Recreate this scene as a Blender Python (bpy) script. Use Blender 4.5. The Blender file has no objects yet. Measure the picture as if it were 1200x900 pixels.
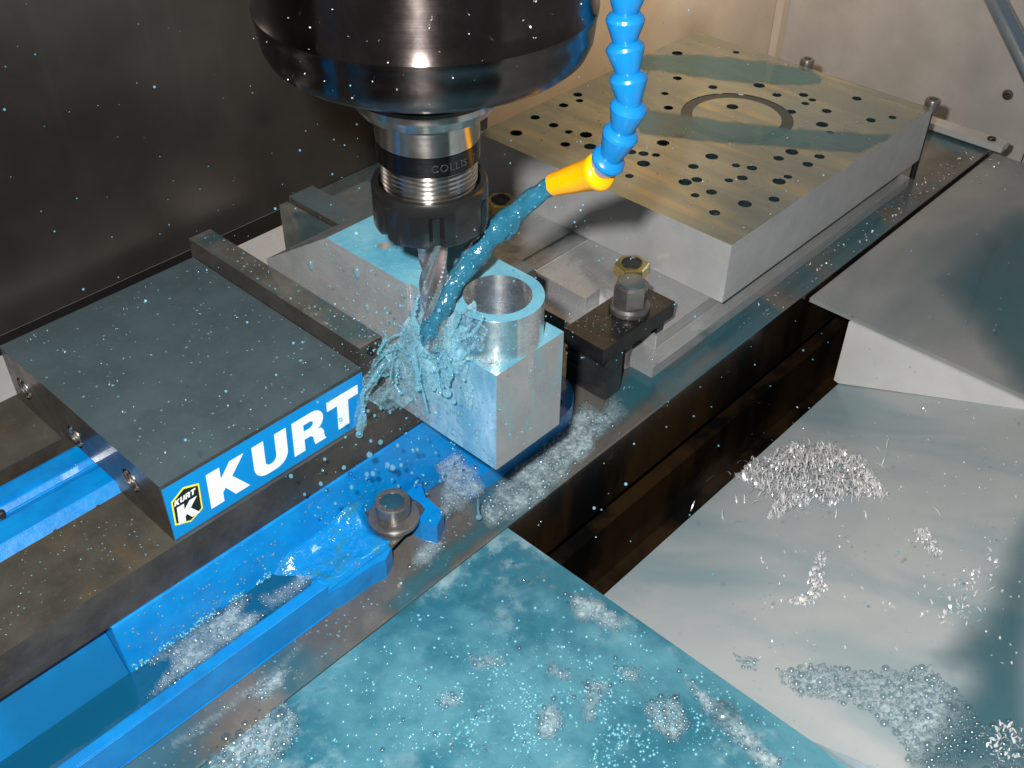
import bpy, bmesh, math, random
from mathutils import Vector, Matrix, noise
from mathutils.geometry import tessellate_polygon
random.seed(7)
C = bpy.context.scene.collection
S = 0.001 * 2 / 3            # one build unit (U) is 2/3 mm: the vise jaw is 152.4 U = 101.6 mm wide
PI = math.pi

# ------------------------------------------------------------------ camera, world, lamps, exposure
CAM = Vector((-144.2, -349.9, 346.1)); F = 1248.4 / 1200
cam_d = bpy.data.cameras.new('camera'); cam = bpy.data.objects.new('camera', cam_d); C.objects.link(cam)
ROT = Matrix.Rotation(math.radians(-47.39), 3, 'Z') @ Matrix.Rotation(math.radians(50.53), 3, 'X') @ Matrix.Rotation(math.radians(0.76), 3, 'Z')
cam.matrix_world = Matrix.Translation(CAM * S) @ ROT.to_4x4()
cam_d.sensor_width = 36; cam_d.lens = 36 * F; cam_d.clip_start = 0.01; cam_d.clip_end = 20
sc = bpy.context.scene
sc.camera = cam
w = bpy.data.worlds.new('World'); sc.world = w; w.use_nodes = True
w.node_tree.nodes['Background'].inputs[0].default_value = (0.92, 0.96, 1.0, 1)
w.node_tree.nodes['Background'].inputs[1].default_value = 0.135

def lamp(name, loc, target, size, power, col, shape='DISK'):
    d = bpy.data.lights.new(name, 'AREA'); d.shape = shape; d.size = size * S; d.energy = power; d.color = col
    o = bpy.data.objects.new(name, d); C.objects.link(o)
    o.location = Vector(loc) * S
    o.rotation_euler = (Vector(target) - Vector(loc)).to_track_quat('-Z', 'Y').to_euler()
    return o
# the camera's own flash, up and left of the lens, and the machine's warm work light over the far end of the table
FL = CAM + ROT @ Vector((-36, 36, 4))
lamp('camera_flash', FL, (190, -40, -60), 18, 2.8, (1.0, 0.985, 0.965))
wl = lamp('work_light', (700, 10, 420), (690, 300, 0), 90, 0.34, (1.0, 0.72, 0.42)); wl.data.spread = math.radians(95)

sc.view_settings.view_transform = 'Standard'; sc.view_settings.look = 'None'
sc.view_settings.exposure = 0.0; sc.view_settings.gamma = 1.0
sc.render.engine = 'CYCLES'
sc.cycles.use_denoising = True
sc.cycles.max_bounces = 8; sc.cycles.transparent_max_bounces = 12
sc.cycles.caustics_reflective = False; sc.cycles.caustics_refractive = False
sc.cycles.sample_clamp_indirect = 4.0

# ------------------------------------------------------------------ pixel of the photo -> point on a real surface
def ray(u, v): return ROT @ Vector(((u - 600) / 1248.4, (450 - v) / 1248.4, -1))
def at(u, v, z=None, x=None, y=None):
    d = ray(u, v)
    k, val = (2, z) if z is not None else ((0, x) if x is not None else (1, y))
    return CAM + d * ((val - CAM[k]) / d[k])
CH_Y, CH_Z, CH_S = -103.0, -176.0, 0.40       # chute sheet: edge beside the table and its slope
def at_chute(u, v, lift=0):
    d = ray(u, v); n = Vector((0, CH_S, 1)); c = CH_Z + CH_S * CH_Y + lift
    return CAM + d * ((c - CAM.dot(n)) / d.dot(n))

# ------------------------------------------------------------------ mesh helpers (all in U)
ORG = {}
def link(name, bm, mats, parent=None, origin=None, smooth=False, bevel=0, seg=2, bang=30):
    if bevel:
        ed = [e for e in bm.edges if len(e.link_faces) == 2 and e.calc_face_angle(0) > math.radians(bang)]
        bmesh.ops.bevel(bm, geom=ed, offset=bevel, segments=seg, affect='EDGES', profile=0.5, clamp_overlap=True)
    bmesh.ops.recalc_face_normals(bm, faces=bm.faces)
    o0 = ORG[parent.name] if parent else Vector(origin) if origin is not None else base_of(bm)
    for v_ in bm.verts: v_.co = (v_.co - o0) * S
    me = bpy.data.meshes.new(name); bm.to_mesh(me); bm.free()
    for m in (mats if isinstance(mats, (list, tuple)) else [mats]): me.materials.append(m)
    if smooth:
        for p in me.polygons: p.use_smooth = True
        me.set_sharp_from_angle(angle=math.radians(smooth if smooth is not True else 40))
    o = bpy.data.objects.new(name, me); C.objects.link(o)
    if parent: o.parent = parent
    else: o.location = o0 * S
    ORG[o.name] = o0
    return o
def base_of(bm):
    xs = [v.co.x for v in bm.verts]; ys = [v.co.y for v in bm.verts]; zs = [v.co.z for v in bm.verts]
    return Vector(((min(xs) + max(xs)) / 2, (min(ys) + max(ys)) / 2, min(zs)))
def tag(o, label=None, cat=None, group=None, kind=None):
    if label: o['label'] = label
    if cat: o['category'] = cat
    if group: o['group'] = group
    if kind: o['kind'] = kind
    return o
def thing(name, label, cat, loc, group=None):
    o = bpy.data.objects.new(name, None); o.empty_display_size = 0.01; C.objects.link(o)
    o.location = Vector(loc) * S; ORG[o.name] = Vector(loc)
    return tag(o, label, cat, group)
def copy_thing(root, delta, label=None):
    r = root.copy(); C.objects.link(r); r.location = root.location + Vector(delta) * S
    ORG[r.name] = ORG[root.name] + Vector(delta)
    if label: r['label'] = label
    for ch in list(root.children):
        c = ch.copy(); C.objects.link(c); c.parent = r
        for g in list(ch.children):
            d = g.copy(); C.objects.link(d); d.parent = c
    return r
def box(bm, x0, x1, y0, y1, z0, z1, mi=0):
    vs = [bm.verts.new(p) for p in [(x0,y0,z0),(x1,y0,z0),(x1,y1,z0),(x0,y1,z0),(x0,y0,z1),(x1,y0,z1),(x1,y1,z1),(x0,y1,z1)]]
    fs = [bm.faces.new([vs[i] for i in f]) for f in [(3,2,1,0),(4,5,6,7),(0,1,5,4),(1,2,6,5),(2,3,7,6),(3,0,4,7)]]
    for f in fs: f.material_index = mi
    return fs
def prism(bm, loops, to3, a, b, mi=0):
    """loops: outer 2D loop and holes; to3(p, q, t) gives the 3D point; extruded from t=a to t=b"""
    if not isinstance(loops[0][0], (tuple, list)): loops = [loops]
    flat = [p for l in loops for p in l]
    tris = tessellate_polygon([[Vector((p[0], p[1], 0)) for p in l] for l in loops])
    A = [bm.verts.new(to3(p[0], p[1], a)) for p in flat]; B = [bm.verts.new(to3(p[0], p[1], b)) for p in flat]
    for t in tris:
        for V, r in ((A, 1), (B, -1)):
            try: bm.faces.new([V[i] for i in t][::r]).material_index = mi
            except ValueError: pass
    k = 0
    for l in loops:
        n = len(l)
        for i in range(n):
            j = (i + 1) % n
            bm.faces.new((A[k+i], A[k+j], B[k+j], B[k+i])).material_index = mi
        k += n
XY = lambda p, q, t: (p, q, t)
XZ = lambda p, q, t: (p, t, q)
YZ = lambda p, q, t: (t, p, q)
def merge_caps(bm):
    bmesh.ops.dissolve_limit(bm, angle_limit=0.01, verts=bm.verts, edges=bm.edges)
def lathe(bm, prof, c, n=64, mi=0, cap0=True, cap1=True, M=None):
    rings = []
    for r, z in prof:
        ring = []
        for i in range(n):
            p = Vector((r * math.cos(2*PI*i/n), r * math.sin(2*PI*i/n), z))
            if M: p = M @ p
            ring.append(bm.verts.new(p + Vector(c)))
        rings.append(ring)
    for a, b in zip(rings, rings[1:]):
        for i in range(n):
            bm.faces.new((a[i], a[(i+1)%n], b[(i+1)%n], b[i])).material_index = mi
    if cap0: bm.faces.new(rings[0][::-1]).material_index = mi
    if cap1: bm.faces.new(rings[-1]).material_index = mi
def tube(bm, pts, rad, n=10, cap=True):
    rings = []; m = len(pts)
    for i, p in enumerate(pts):
        t = (pts[min(i+1, m-1)] - pts[max(i-1, 0)]).normalized()
        u = t.cross(Vector((0.3, 0.2, 1))).normalized(); v = t.cross(u)
        r = rad[i] if isinstance(rad, (list, tuple)) else rad
        rings.append([bm.verts.new(p + (u * math.cos(2*PI*k/n) + v * math.sin(2*PI*k/n)) * r) for k in range(n)])
    for a, b in zip(rings, rings[1:]):
        for k in range(n): bm.faces.new((a[k], a[(k+1)%n], b[(k+1)%n], b[k]))
    if cap: bm.faces.new(rings[0][::-1]); bm.faces.new(rings[-1])
_ico = {}
def blob(bm, c, r, sub=1, sq=(1, 1, 1), M=None):
    if sub not in _ico:
        t = bmesh.new(); bmesh.ops.create_icosphere(t, subdivisions=sub, radius=1)
        t.verts.ensure_lookup_table(); _ico[sub] = ([v.co.copy() for v in t.verts], [[v.index for v in f.verts] for f in t.faces]); t.free()
    vs, fs = _ico[sub]; c = Vector(c); out = []
    for v in vs:
        p = Vector((v.x*sq[0]*r, v.y*sq[1]*r, v.z*sq[2]*r))
        out.append(bm.verts.new(c + (M @ p if M else p)))
    for f in fs: bm.faces.new([out[i] for i in f])
def boolean(o, cut_bm, op='DIFFERENCE'):
    o0 = ORG[o.name]
    bmesh.ops.recalc_face_normals(cut_bm, faces=cut_bm.faces)
    for v in cut_bm.verts: v.co = (v.co - o0) * S
    me = bpy.data.meshes.new('cutter'); cut_bm.to_mesh(me); cut_bm.free()
    co = bpy.data.objects.new('cutter', me); C.objects.link(co)
    par = o.parent; loc = o.location.copy()
    o.parent = None; o.location = (0, 0, 0)
    bpy.context.view_layer.update()
    md = o.modifiers.new('cut', 'BOOLEAN'); md.object = co; md.operation = op; md.solver = 'EXACT'
    dg = bpy.context.evaluated_depsgraph_get(); dg.update()
    nm = bpy.data.meshes.new_from_object(o.evaluated_get(dg))
    o.modifiers.clear(); old = o.data; nm.name = old.name; o.data = nm
    bpy.data.objects.remove(co); bpy.data.meshes.remove(old); bpy.data.meshes.remove(me)
    o.parent = par; o.location = loc
def arc(cx, cy, r, a0, a1, n):
    return [(cx + r*math.cos(math.radians(a0 + (a1-a0)*i/n)), cy + r*math.sin(math.radians(a0 + (a1-a0)*i/n))) for i in range(n+1)]

# ------------------------------------------------------------------ materials
class M_:
    def __init__(s, name):
        s.m = bpy.data.materials.new(name); s.m.use_nodes = True; s.t = s.m.node_tree
        s.b = s.t.nodes['Principled BSDF']; s.out = s.t.nodes['Material Output']
        tc = s.n('ShaderNodeTexCoord'); mp = s.n('ShaderNodeMapping'); s.l(tc.outputs['Object'], mp.inputs[0])
        mp.inputs['Scale'].default_value = (1/S, 1/S, 1/S); s.co = mp.outputs[0]
    def n(s, t): return s.t.nodes.new(t)
    def l(s, a, b): s.t.links.new(a, b)
    def scaled(s, sx, sy, sz, rz=0):
        mp = s.n('ShaderNodeMapping'); s.l(s.co, mp.inputs[0]); mp.inputs['Scale'].default_value = (sx, sy, sz); mp.inputs['Rotation'].default_value[2] = rz
        return mp.outputs[0]
    def noise(s, scale=0.05, detail=5, rough=0.6, co=None, dist=0):
        x = s.n('ShaderNodeTexNoise'); x.inputs['Scale'].default_value = scale; x.inputs['Detail'].default_value = detail
        x.inputs['Roughness'].default_value = rough; x.inputs['Distortion'].default_value = dist; s.l(co or s.co, x.inputs['Vector']); return x.outputs['Fac']
    def voro(s, scale, feature='F1', co=None):
        x = s.n('ShaderNodeTexVoronoi'); x.feature = feature; x.inputs['Scale'].default_value = scale; s.l(co or s.co, x.inputs['Vector']); return x.outputs['Distance']
    def ramp(s, f, a, b, lo=0.0, hi=1.0):
        x = s.n('ShaderNodeMapRange'); s.l(f, x.inputs['Value']); x.interpolation_type = 'SMOOTHSTEP'
        x.inputs['From Min'].default_value = a; x.inputs['From Max'].default_value = b; x.inputs['To Min'].default_value = lo; x.inputs['To Max'].default_value = hi
        return x.outputs['Result']
    def math(s, op, a, b):
        x = s.n('ShaderNodeMath'); x.operation = op
        for i, q in enumerate((a, b)):
            if isinstance(q, (int, float)): x.inputs[i].default_value = q
            else: s.l(q, x.inputs[i])
        return x.outputs[0]
    def mix(s, f, a, b):
        x = s.n('ShaderNodeMix'); x.data_type = 'RGBA'
        if isinstance(f, (int, float)): x.inputs[0].default_value = f
        else: s.l(f, x.inputs[0])
        for i, q in ((6, a), (7, b)):
            if isinstance(q, tuple): x.inputs[i].default_value = (*q, 1)
            else: s.l(q, x.inputs[i])
        return x.outputs[2]
    def bump(s, h, dist=0.3, strength=0.6, target=None):
        x = s.n('ShaderNodeBump'); x.inputs['Distance'].default_value = dist * S; x.inputs['Strength'].default_value = strength
        s.l(h, x.inputs['Height']); s.l(x.outputs[0], (target or s.b).inputs['Normal']); return x
    def set(s, **k):
        names = dict(col='Base Color', metal='Metallic', rough='Roughness', coat='Coat Weight', coatr='Coat Roughness', spec='Specular IOR Level',
                     trans='Transmission Weight', ior='IOR', alpha='Alpha', aniso='Anisotropic', sss='Subsurface Weight')
        for a, v in k.items():
            i = s.b.inputs[names[a]]
            if hasattr(v, 'links') or hasattr(v, 'is_linked'): s.l(v, i)
            elif isinstance(v, tuple): i.default_value = (*v, 1)
            else: i.default_value = v
        return s

MAT = {}
def reg(k, m): MAT[k] = m.m; return m
TEAL = (0.035, 0.20, 0.28)
def steel(name, c1, c2, metal=0.5, rough=0.35, coat=0.4, sc1=0.03, film=None, streak=None):
    m = M_(name); a = m.noise(sc1, 7, 0.65); f = m.noise(0.45, 4, 0.7)
    col = m.mix(m.ramp(a, 0.35, 0.68), c1, c2)
    col = m.mix(m.ramp(f, 0.56, 0.75, 0, 0.35), col, tuple(x*1.7 + 0.01 for x in c2))
    if film:
        fm = m.ramp(m.noise(film[0], 5, 0.55, dist=0.6), film[1], film[2])
        col = m.mix(fm, col, film[3])
    r = m.ramp(m.noise(0.09, 6, 0.7), 0.3, 0.7, rough*0.75, rough*1.3)
    m.set(col=col, metal=metal, rough=r, coat=coat, coatr=0.08)
    h = m.noise(1.3, 4, 0.6)
    if streak: h = m.math('ADD', h, m.noise(1.0, 3, 0.6, co=m.scaled(*streak)))
    m.bump(h, 0.10, 0.5)
    return m
reg('jaw_top', steel('wet_dark_steel', (0.066, 0.096, 0.107), (0.082, 0.122, 0.138), 0.25, 0.30, 0.6))
reg('jaw_side', steel('dark_ground_steel', (0.045, 0.037, 0.030), (0.088, 0.075, 0.062), 0.4, 0.36, 0.3, streak=(0.9, 0.04, 0.9)))
reg('bed', steel('oily_bed_steel', (0.068, 0.062, 0.051), (0.125, 0.118, 0.098), 0.45, 0.30, 0.6, sc1=0.02, film=(0.016, 0.52, 0.72, (0.16, 0.115, 0.06))))
reg('plate_jaw', steel('jaw_plate_steel', (0.10, 0.095, 0.08), (0.20, 0.19, 0.165), 0.4, 0.32, 0.5, film=(0.035, 0.42, 0.62, (0.06, 0.105, 0.115))))
reg('table', steel('stained_table_iron', (0.115, 0.108, 0.097), (0.175, 0.160, 0.142), 0.3, 0.36, 0.7, sc1=0.022, film=(0.012, 0.42, 0.58, (0.05, 0.13, 0.16))))
reg('black', steel('black_oxide', (0.010, 0.009, 0.008), (0.026, 0.024, 0.022), 0.1, 0.36, 0.15))
reg('heel', steel('grey_black_steel', (0.028, 0.029, 0.031), (0.06, 0.06, 0.062), 0.4, 0.38, 0.4))
reg('bolt', steel('bolt_steel', (0.12, 0.115, 0.112), (0.24, 0.225, 0.21), 0.6, 0.32, 0.4))
reg('dirt', steel('rusty_swarf', (0.05, 0.022, 0.008), (0.12, 0.065, 0.03), 0.3, 0.4, 0.6, sc1=0.15))

m = reg('blue', M_('blue_enamel'))
n1 = m.noise(0.06, 5); n2 = m.noise(0.25, 4, 0.65)
col = m.mix(m.ramp(n1, 0.3, 0.75), (0.0, 0.175, 0.50), (0.0, 0.235, 0.60))
col = m.mix(m.ramp(m.noise(0.32, 4, 0.7), 0.71, 0.76, 0, 0.8), col, (0.02, 0.05, 0.09)); col = m.mix(m.ramp(m.noise(0.03, 5, 0.65, co=m.scaled(1, 1, 2.2)), 0.56, 0.74, 0, 0.4), col, (0.01, 0.10, 0.20))
m.set(col=col, rough=m.ramp(n2, 0.3, 0.7, 0.28, 0.5), coat=0.55, coatr=0.08); m.bump(m.math('ADD', n2, m.math('MULTIPLY', m.noise(1.1, 2), 0.35)), 0.28, 0.5)
m = reg('blue_wet', M_('blue_enamel_under_running_coolant')); fm = m.ramp(m.noise(0.07, 5, 0.6, dist=0.8), 0.5, 0.66)
m.set(col=m.mix(fm, (0.0, 0.20, 0.53), (0.02, 0.17, 0.27)), rough=0.12, coat=1.0, coatr=0.03); m.bump(m.math('ADD', m.noise(0.16, 3), m.math('MULTIPLY', m.noise(0.7, 3), 0.25)), 1.3, 0.7)
m = reg('blue_shaded', M_('wet_shaded_blue_enamel')); m.set(col=m.mix(m.ramp(m.noise(0.02, 4), 0.35, 0.65), (0.0, 0.11, 0.27), (0.0, 0.15, 0.38)), rough=0.25, coat=0.8, coatr=0.08); m.bump(m.noise(0.1, 3), 0.4, 0.4)  # wet blue enamel, with the left recess's shade put into a darker colour
m = reg('blue_label', M_('blue_print')); m.set(col=(0.0, 0.22, 0.56), rough=0.28, coat=0.4)
m = reg('white_print', M_('white_print')); m.set(col=m.mix(m.ramp(m.noise(0.12, 5, 0.7), 0.55, 0.8), (0.80, 0.81, 0.82), (0.55, 0.58, 0.6)), rough=0.3)
m = reg('black_print', M_('black_print')); m.set(col=(0.008, 0.008, 0.010), rough=0.3)
m = reg('yellow_print', M_('yellow_print')); m.set(col=(0.85, 0.75, 0.02), rough=0.35)

def alu(name, film=0.0, base=0.62, rough=0.30, streak=(0.03, 0.6, 0.6), metal=1.0, fc=(0.07, 0.34, 0.48), fs=0.03, sc_film=None):
    m = M_(name)
    st = m.noise(1.0, 5, 0.7, co=m.scaled(*streak)); bl = m.noise(0.05, 5, 0.6)
    col = m.mix(m.ramp(bl, 0.3, 0.7), tuple(base*x for x in (0.86, 0.87, 0.88)), (base, base, base*0.99))
    r = m.ramp(st, 0.3, 0.7, rough*0.7, rough*1.35)
    if film:
        fm = m.ramp(m.noise(fs, 5, 0.55, dist=0.7, co=sc_film and m.scaled(*sc_film)), 0.62 - film*0.55, 0.78 - film*0.45)
        col = m.mix(fm, col, fc)
        m.set(metal=m.ramp(fm, 0, 1, metal, 0.15), rough=m.math('MULTIPLY', r, m.ramp(fm, 0, 1, 1, 0.5)), coat=m.ramp(fm, 0, 1, 0.1, 1), coatr=0.05)
    else: m.set(metal=metal, rough=r)
    m.set(col=col); m.bump(m.math('ADD', st, m.math('MULTIPLY', m.noise(0.6, 3), 0.3)), 0.05, 0.5)
    return m
reg('alu', alu('milled_aluminium', metal=0.75, base=0.5))
reg('alu_face', alu('blotched_aluminium', film=0.18, metal=0.55, base=0.42, rough=0.42, streak=(0.4, 0.4, 0.10), fc=(0.16, 0.30, 0.34), fs=0.05, sc_film=(1, 1, 0.25)))
reg('alu_shoulder', alu('bare_wet_aluminium', film=0.22, metal=0.6, base=0.40, rough=0.35, streak=(0.9, 0.05, 0.9), fc=(0.12, 0.30, 0.37)))
m = reg('alu_left', M_('aluminium_running_with_coolant'))
sx = m.n('ShaderNodeSeparateXYZ'); m.l(m.co, sx.inputs[0])
st = m.noise(1.0, 5, 0.7, co=m.scaled(0.9, 0.05, 0.9)); nf = m.noise(0.05, 5, 0.6, dist=0.8)
wet = m.ramp(m.math('ADD', m.math('MULTIPLY', sx.outputs['Y'], -0.016), m.math('MULTIPLY', nf, 1.4)), -0.25, 0.55)      # the splash runs down the near half only
run = m.ramp(m.noise(1.0, 5, 0.6, co=m.scaled(1, 0.10, 0.03)), 0.35, 0.7)
cw = m.mix(run, (0.14, 0.34, 0.47), (0.36, 0.56, 0.66)); col = m.mix(m.ramp(nf, 0.3, 0.7), (0.36, 0.37, 0.37), (0.46, 0.46, 0.455)); col = m.mix(wet, col, cw)
m.set(col=col, metal=m.ramp(wet, 0, 1, 0.5, 0.2), rough=m.ramp(st, 0.3, 0.7, 0.22, 0.38), coat=m.ramp(wet, 0, 1, 0.1, 1.0), coatr=0.06); m.bump(m.math('ADD', m.math('MULTIPLY', st, 0.08), m.math('MULTIPLY', m.noise(0.12, 4), wet)), 0.8, 0.6)
reg('alu_wet', alu('aluminium_under_coolant', film=0.72, metal=0.6, base=0.5, fc=(0.15, 0.42, 0.57)))
m = reg('alu_pool', M_('aluminium_flooded_with_coolant')); m.set(col=m.mix(m.ramp(m.noise(0.05, 5, 0.6), 0.3, 0.7), (0.085, 0.32, 0.44), (0.17, 0.42, 0.52)), rough=m.ramp(m.noise(0.08, 4), 0.3, 0.7, 0.08, 0.25), coat=0.8, coatr=0.05); m.bump(m.noise(0.12, 4, 0.6), 0.9, 0.6)
m = reg('alu_plate', M_('fly_cut_aluminium'))
st = m.noise(1.0, 4, 0.6, co=m.scaled(0.9, 0.012, 0.03)); s2 = m.noise(1.0, 4, 0.55, co=m.scaled(0.045, 0.0035, 0.01)); s3 = m.noise(1.0, 2, 0.5, co=m.scaled(0.09, 0.008, 0.01))
col = m.mix(m.ramp(s2, 0.34, 0.66), (0.22, 0.25, 0.22), (0.335, 0.35, 0.28)); col = m.mix(m.ramp(s3, 0.54, 0.74, 0, 0.75), col, (0.48, 0.39, 0.20))  # gold streaks paint the warm reflection of the cream wall into the plate
col = m.mix(m.ramp(m.noise(0.012, 4), 0.48, 0.66, 0, 0.75), col, (0.19, 0.235, 0.24))
m.set(col=col, metal=0.55, rough=m.ramp(s2, 0.3, 0.7, 0.18, 0.30), coat=0.5, coatr=0.08); m.bump(st, 0.02, 0.4)
reg('alu_side', alu('sawn_aluminium', metal=0.3, base=0.56, rough=0.38, streak=(0.02, 0.02, 1.6)))
reg('tooling', alu('tooling_plate_aluminium', film=0.05, metal=0.35, base=0.44, rough=0.30, fc=(0.10, 0.15, 0.16), fs=0.02))

def turned(name, col, rough, an=0.75, spec_noise=0.5):
    m = M_(name); tg = m.n('ShaderNodeTangent'); tg.direction_type = 'RADIAL'; tg.axis = 'Z'
    m.l(tg.outputs[0], m.b.inputs['Tangent'])
    a = m.noise(0.08, 6, 0.7); st = m.noise(1.0, 4, 0.6, co=m.scaled(0.02, 0.02, 2.0))
    c = m.mix(m.ramp(a, 0.35, 0.7), col, tuple(x*1.35 for x in col))
    m.b.inputs['Anisotropic Rotation'].default_value = 0.25; m.set(col=c, metal=1.0, aniso=an, rough=m.ramp(m.math('ADD', m.math('MULTIPLY', st, 0.4), m.math('MULTIPLY', a, 0.6)), 0.3, 0.7, rough*0.9, rough*1.15))
    m.bump(m.noise(0.5, 5, 0.75), 0.012, 0.4)
    return m
reg('nose', turned('dark_polished_spindle_steel', (0.11, 0.09, 0.085), 0.21, 0.95))
reg('chrome', turned('ground_holder_steel', (0.55, 0.52, 0.48), 0.22, 0.8))
reg('bore', turned('bored_aluminium', (0.80, 0.80, 0.80), 0.26, 0.8))
reg('band', turned('blackened_holder_band', (0.06, 0.06, 0.062), 0.25, 0.7))
m = reg('nut', M_('black_collet_nut')); m.set(col=(0.010, 0.010, 0.010), metal=0.2, rough=0.26, coat=0.4); m.bump(m.noise(0.5, 5), 0.12, 0.4)
m = reg('carbide', M_('carbide')); m.set(col=m.mix(m.noise(0.3), (0.50, 0.42, 0.40), (0.72, 0.64, 0.62)), metal=0.95, rough=0.3)
m = reg('zinc', M_('yellow_zinc')); m.set(col=m.mix(m.noise(0.15), (0.62, 0.42, 0.12), (0.85, 0.68, 0.28)), metal=0.9, rough=0.22)
m = reg('hose', M_('blue_hose_plastic')); m.set(col=(0.006, 0.165, 0.42), rough=0.25, coat=0.3); m.bump(m.noise(0.8, 3), 0.12, 0.35)
m = reg('nozzle', M_('orange_nozzle_plastic')); m.set(col=(0.95, 0.40, 0.0), rough=0.28, coat=0.2, sss=0.1); m.b.inputs['Subsurface Radius'].default_value = (2*S, S, 0.3*S); m.bump(m.noise(0.5, 3), 0.1, 0.4)

def paint(name, c, c2, film=None, rough=0.38, co=(0.006, 0.02, 0.02)):
    m = M_(name); g = m.noise(0.02, 6, 0.6)
    col = m.mix(m.ramp(g, 0.3, 0.7), c, c2)
    sp = m.noise(0.35, 2, 0.5); col = m.mix(m.ramp(sp, 0.70, 0.76, 0, 0.6), col, tuple(x*0.5 for x in c))
    if film:
        fm = m.ramp(m.noise(1.0, 4, 0.5, co=m.scaled(*co), dist=0.4), film[0], film[1])
        col = m.mix(fm, col, film[2])
    m.set(col=col, rough=m.ramp(g, 0.3, 0.7, rough*0.8, rough*1.2), coat=0.3, coatr=0.12); m.bump(m.noise(0.5, 3), 0.08, 0.4)
    return m
reg('chute', paint('wet_grey_sheet', (0.36, 0.405, 0.415), (0.41, 0.44, 0.445), (0.44, 0.66, (0.25, 0.34, 0.365)), 0.36, (0.018, 0.006, 0.006)))
reg('cover', paint('grey_cover_sheet', (0.24, 0.25, 0.25), (0.29, 0.295, 0.29), (0.48, 0.75, (0.15, 0.19, 0.20)), 0.36, (0.004, 0.012, 0.01)))
reg('white', paint('white_painted_sheet', (0.55, 0.54, 0.52), (0.62, 0.61, 0.59)))
reg('endwall', paint('grey_white_wall_paint', (0.46, 0.44, 0.42), (0.54, 0.52, 0.50)))
reg('beige', paint('cream_wall_paint', (0.58, 0.51, 0.43), (0.66, 0.58, 0.49)))
m = reg('wall', M_('dark_stainless_sheet'))
st = m.noise(1.0, 5, 0.7, co=m.scaled(0.02, 1, 0.9)); sm = m.noise(0.012, 6, 0.6)
run = m.ramp(m.noise(1.0, 4, 0.6, co=m.scaled(0.05, 0.05, 0.003)), 0.5, 0.75, 0, 0.22)
m.set(col=m.mix(run, m.mix(m.ramp(sm, 0.35, 0.7), (0.14, 0.125, 0.115), (0.175, 0.16, 0.147)), (0.25, 0.23, 0.21)), metal=0.85, rough=m.ramp(sm, 0.3, 0.7, 0.30, 0.36)); m.bump(st, 0.06, 0.4)
m = reg('gap', M_('black_rubber')); m.set(col=(0.008, 0.008, 0.008), rough=0.45)
m = reg('side', M_('oily_black_casting'))
m.set(col=m.mix(m.ramp(m.noise(0.02, 5, co=m.scaled(1, 1, 0.25)), 0.4, 0.62), (0.006, 0.006, 0.006), (0.045, 0.025, 0.010)), metal=0.4, rough=0.22, coat=0.4, coatr=0.06); m.bump(m.noise(0.2, 4, co=m.scaled(1, 1, 0.1)), 0.15, 0.4)

# coolant: a milky blue emulsion
m = reg('coolant', M_('blue_coolant')); m.set(col=(0.20, 0.46, 0.56), rough=0.06, coat=0.6, coatr=0.02)
tr = m.n('ShaderNodeBsdfTransparent'); tr.inputs[0].default_value = (0.70, 0.90, 0.96, 1); mx = m.n('ShaderNodeMixShader')
lw = m.n('ShaderNodeLayerWeight'); lw.inputs[0].default_value = 0.35
m.l(m.ramp(lw.outputs['Facing'], 0.1, 0.8, 0.34, 1.0), mx.inputs[0]); m.l(tr.outputs[0], mx.inputs[1]); m.l(m.b.outputs[0], mx.inputs[2]); m.l(mx.outputs[0], m.out.inputs[0])
m = reg('clear', M_('clear_coolant_drop')); m.set(col=(0.22, 0.38, 0.43), rough=0.14, coat=0.8, coatr=0.12)
tr = m.n('ShaderNodeBsdfTransparent'); tr.inputs[0].default_value = (0.78, 0.90, 0.94, 1); mx = m.n('ShaderNodeMixShader'); mx.inputs[0].default_value = 0.42
m.l(tr.outputs[0], mx.inputs[1]); m.l(m.b.outputs[0], mx.inputs[2]); m.l(mx.outputs[0], m.out.inputs[0])
m = reg('sheet', M_('broken_coolant_sheet')); m.set(col=(0.36, 0.66, 0.76), rough=0.10, coat=1.0, coatr=0.08)
tr = m.n('ShaderNodeBsdfTransparent'); tr.inputs[0].default_value = (0.92, 0.98, 1, 1); mx = m.n('ShaderNodeMixShader'); at_ = m.n('ShaderNodeAttribute'); at_.attribute_name = 'body'
lig = m.math('ABSOLUTE', m.math('SUBTRACT', m.noise(0.10, 4, 0.6, dist=1.2), 0.5), 0)
al = m.math('ADD', m.ramp(lig, 0.0, 0.05, 0.36, 0.0), m.ramp(m.noise(0.06, 3), 0.40, 0.66, 0.06, 0.40))
edge = m.math('MULTIPLY', m.ramp(at_.outputs['Fac'], 0.02, 0.12), m.ramp(at_.outputs['Fac'], 0.1, 0.6, 1.0, 0.75))
m.l(m.math('MINIMUM', m.math('MULTIPLY', al, edge), 0.95), mx.inputs[0]); m.l(tr.outputs[0], mx.inputs[1]); m.l(m.b.outputs[0], mx.inputs[2]); m.l(mx.outputs[0], m.out.inputs[0])
m.bump(m.math('ADD', m.noise(0.11, 2, 0.5, dist=0.8), m.math('MULTIPLY', lig, -1.2)), 1.6, 0.55)
m = reg('stream', M_('dense_blue_coolant')); m.set(col=(0.018, 0.120, 0.190), rough=0.12, coat=0.8, coatr=0.06); m.bump(m.noise(0.3, 3), 1.0, 0.7)
tr = m.n('ShaderNodeBsdfTransparent'); tr.inputs[0].default_value = (0.70, 0.90, 0.95, 1); mx = m.n('ShaderNodeMixShader')
m.l(m.ramp(m.noise(0.12, 3), 0.35, 0.65, 0.72, 0.96), mx.inputs[0]); m.l(tr.outputs[0], mx.inputs[1]); m.l(m.b.outputs[0], mx.inputs[2]); m.l(mx.outputs[0], m.out.inputs[0])
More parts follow.
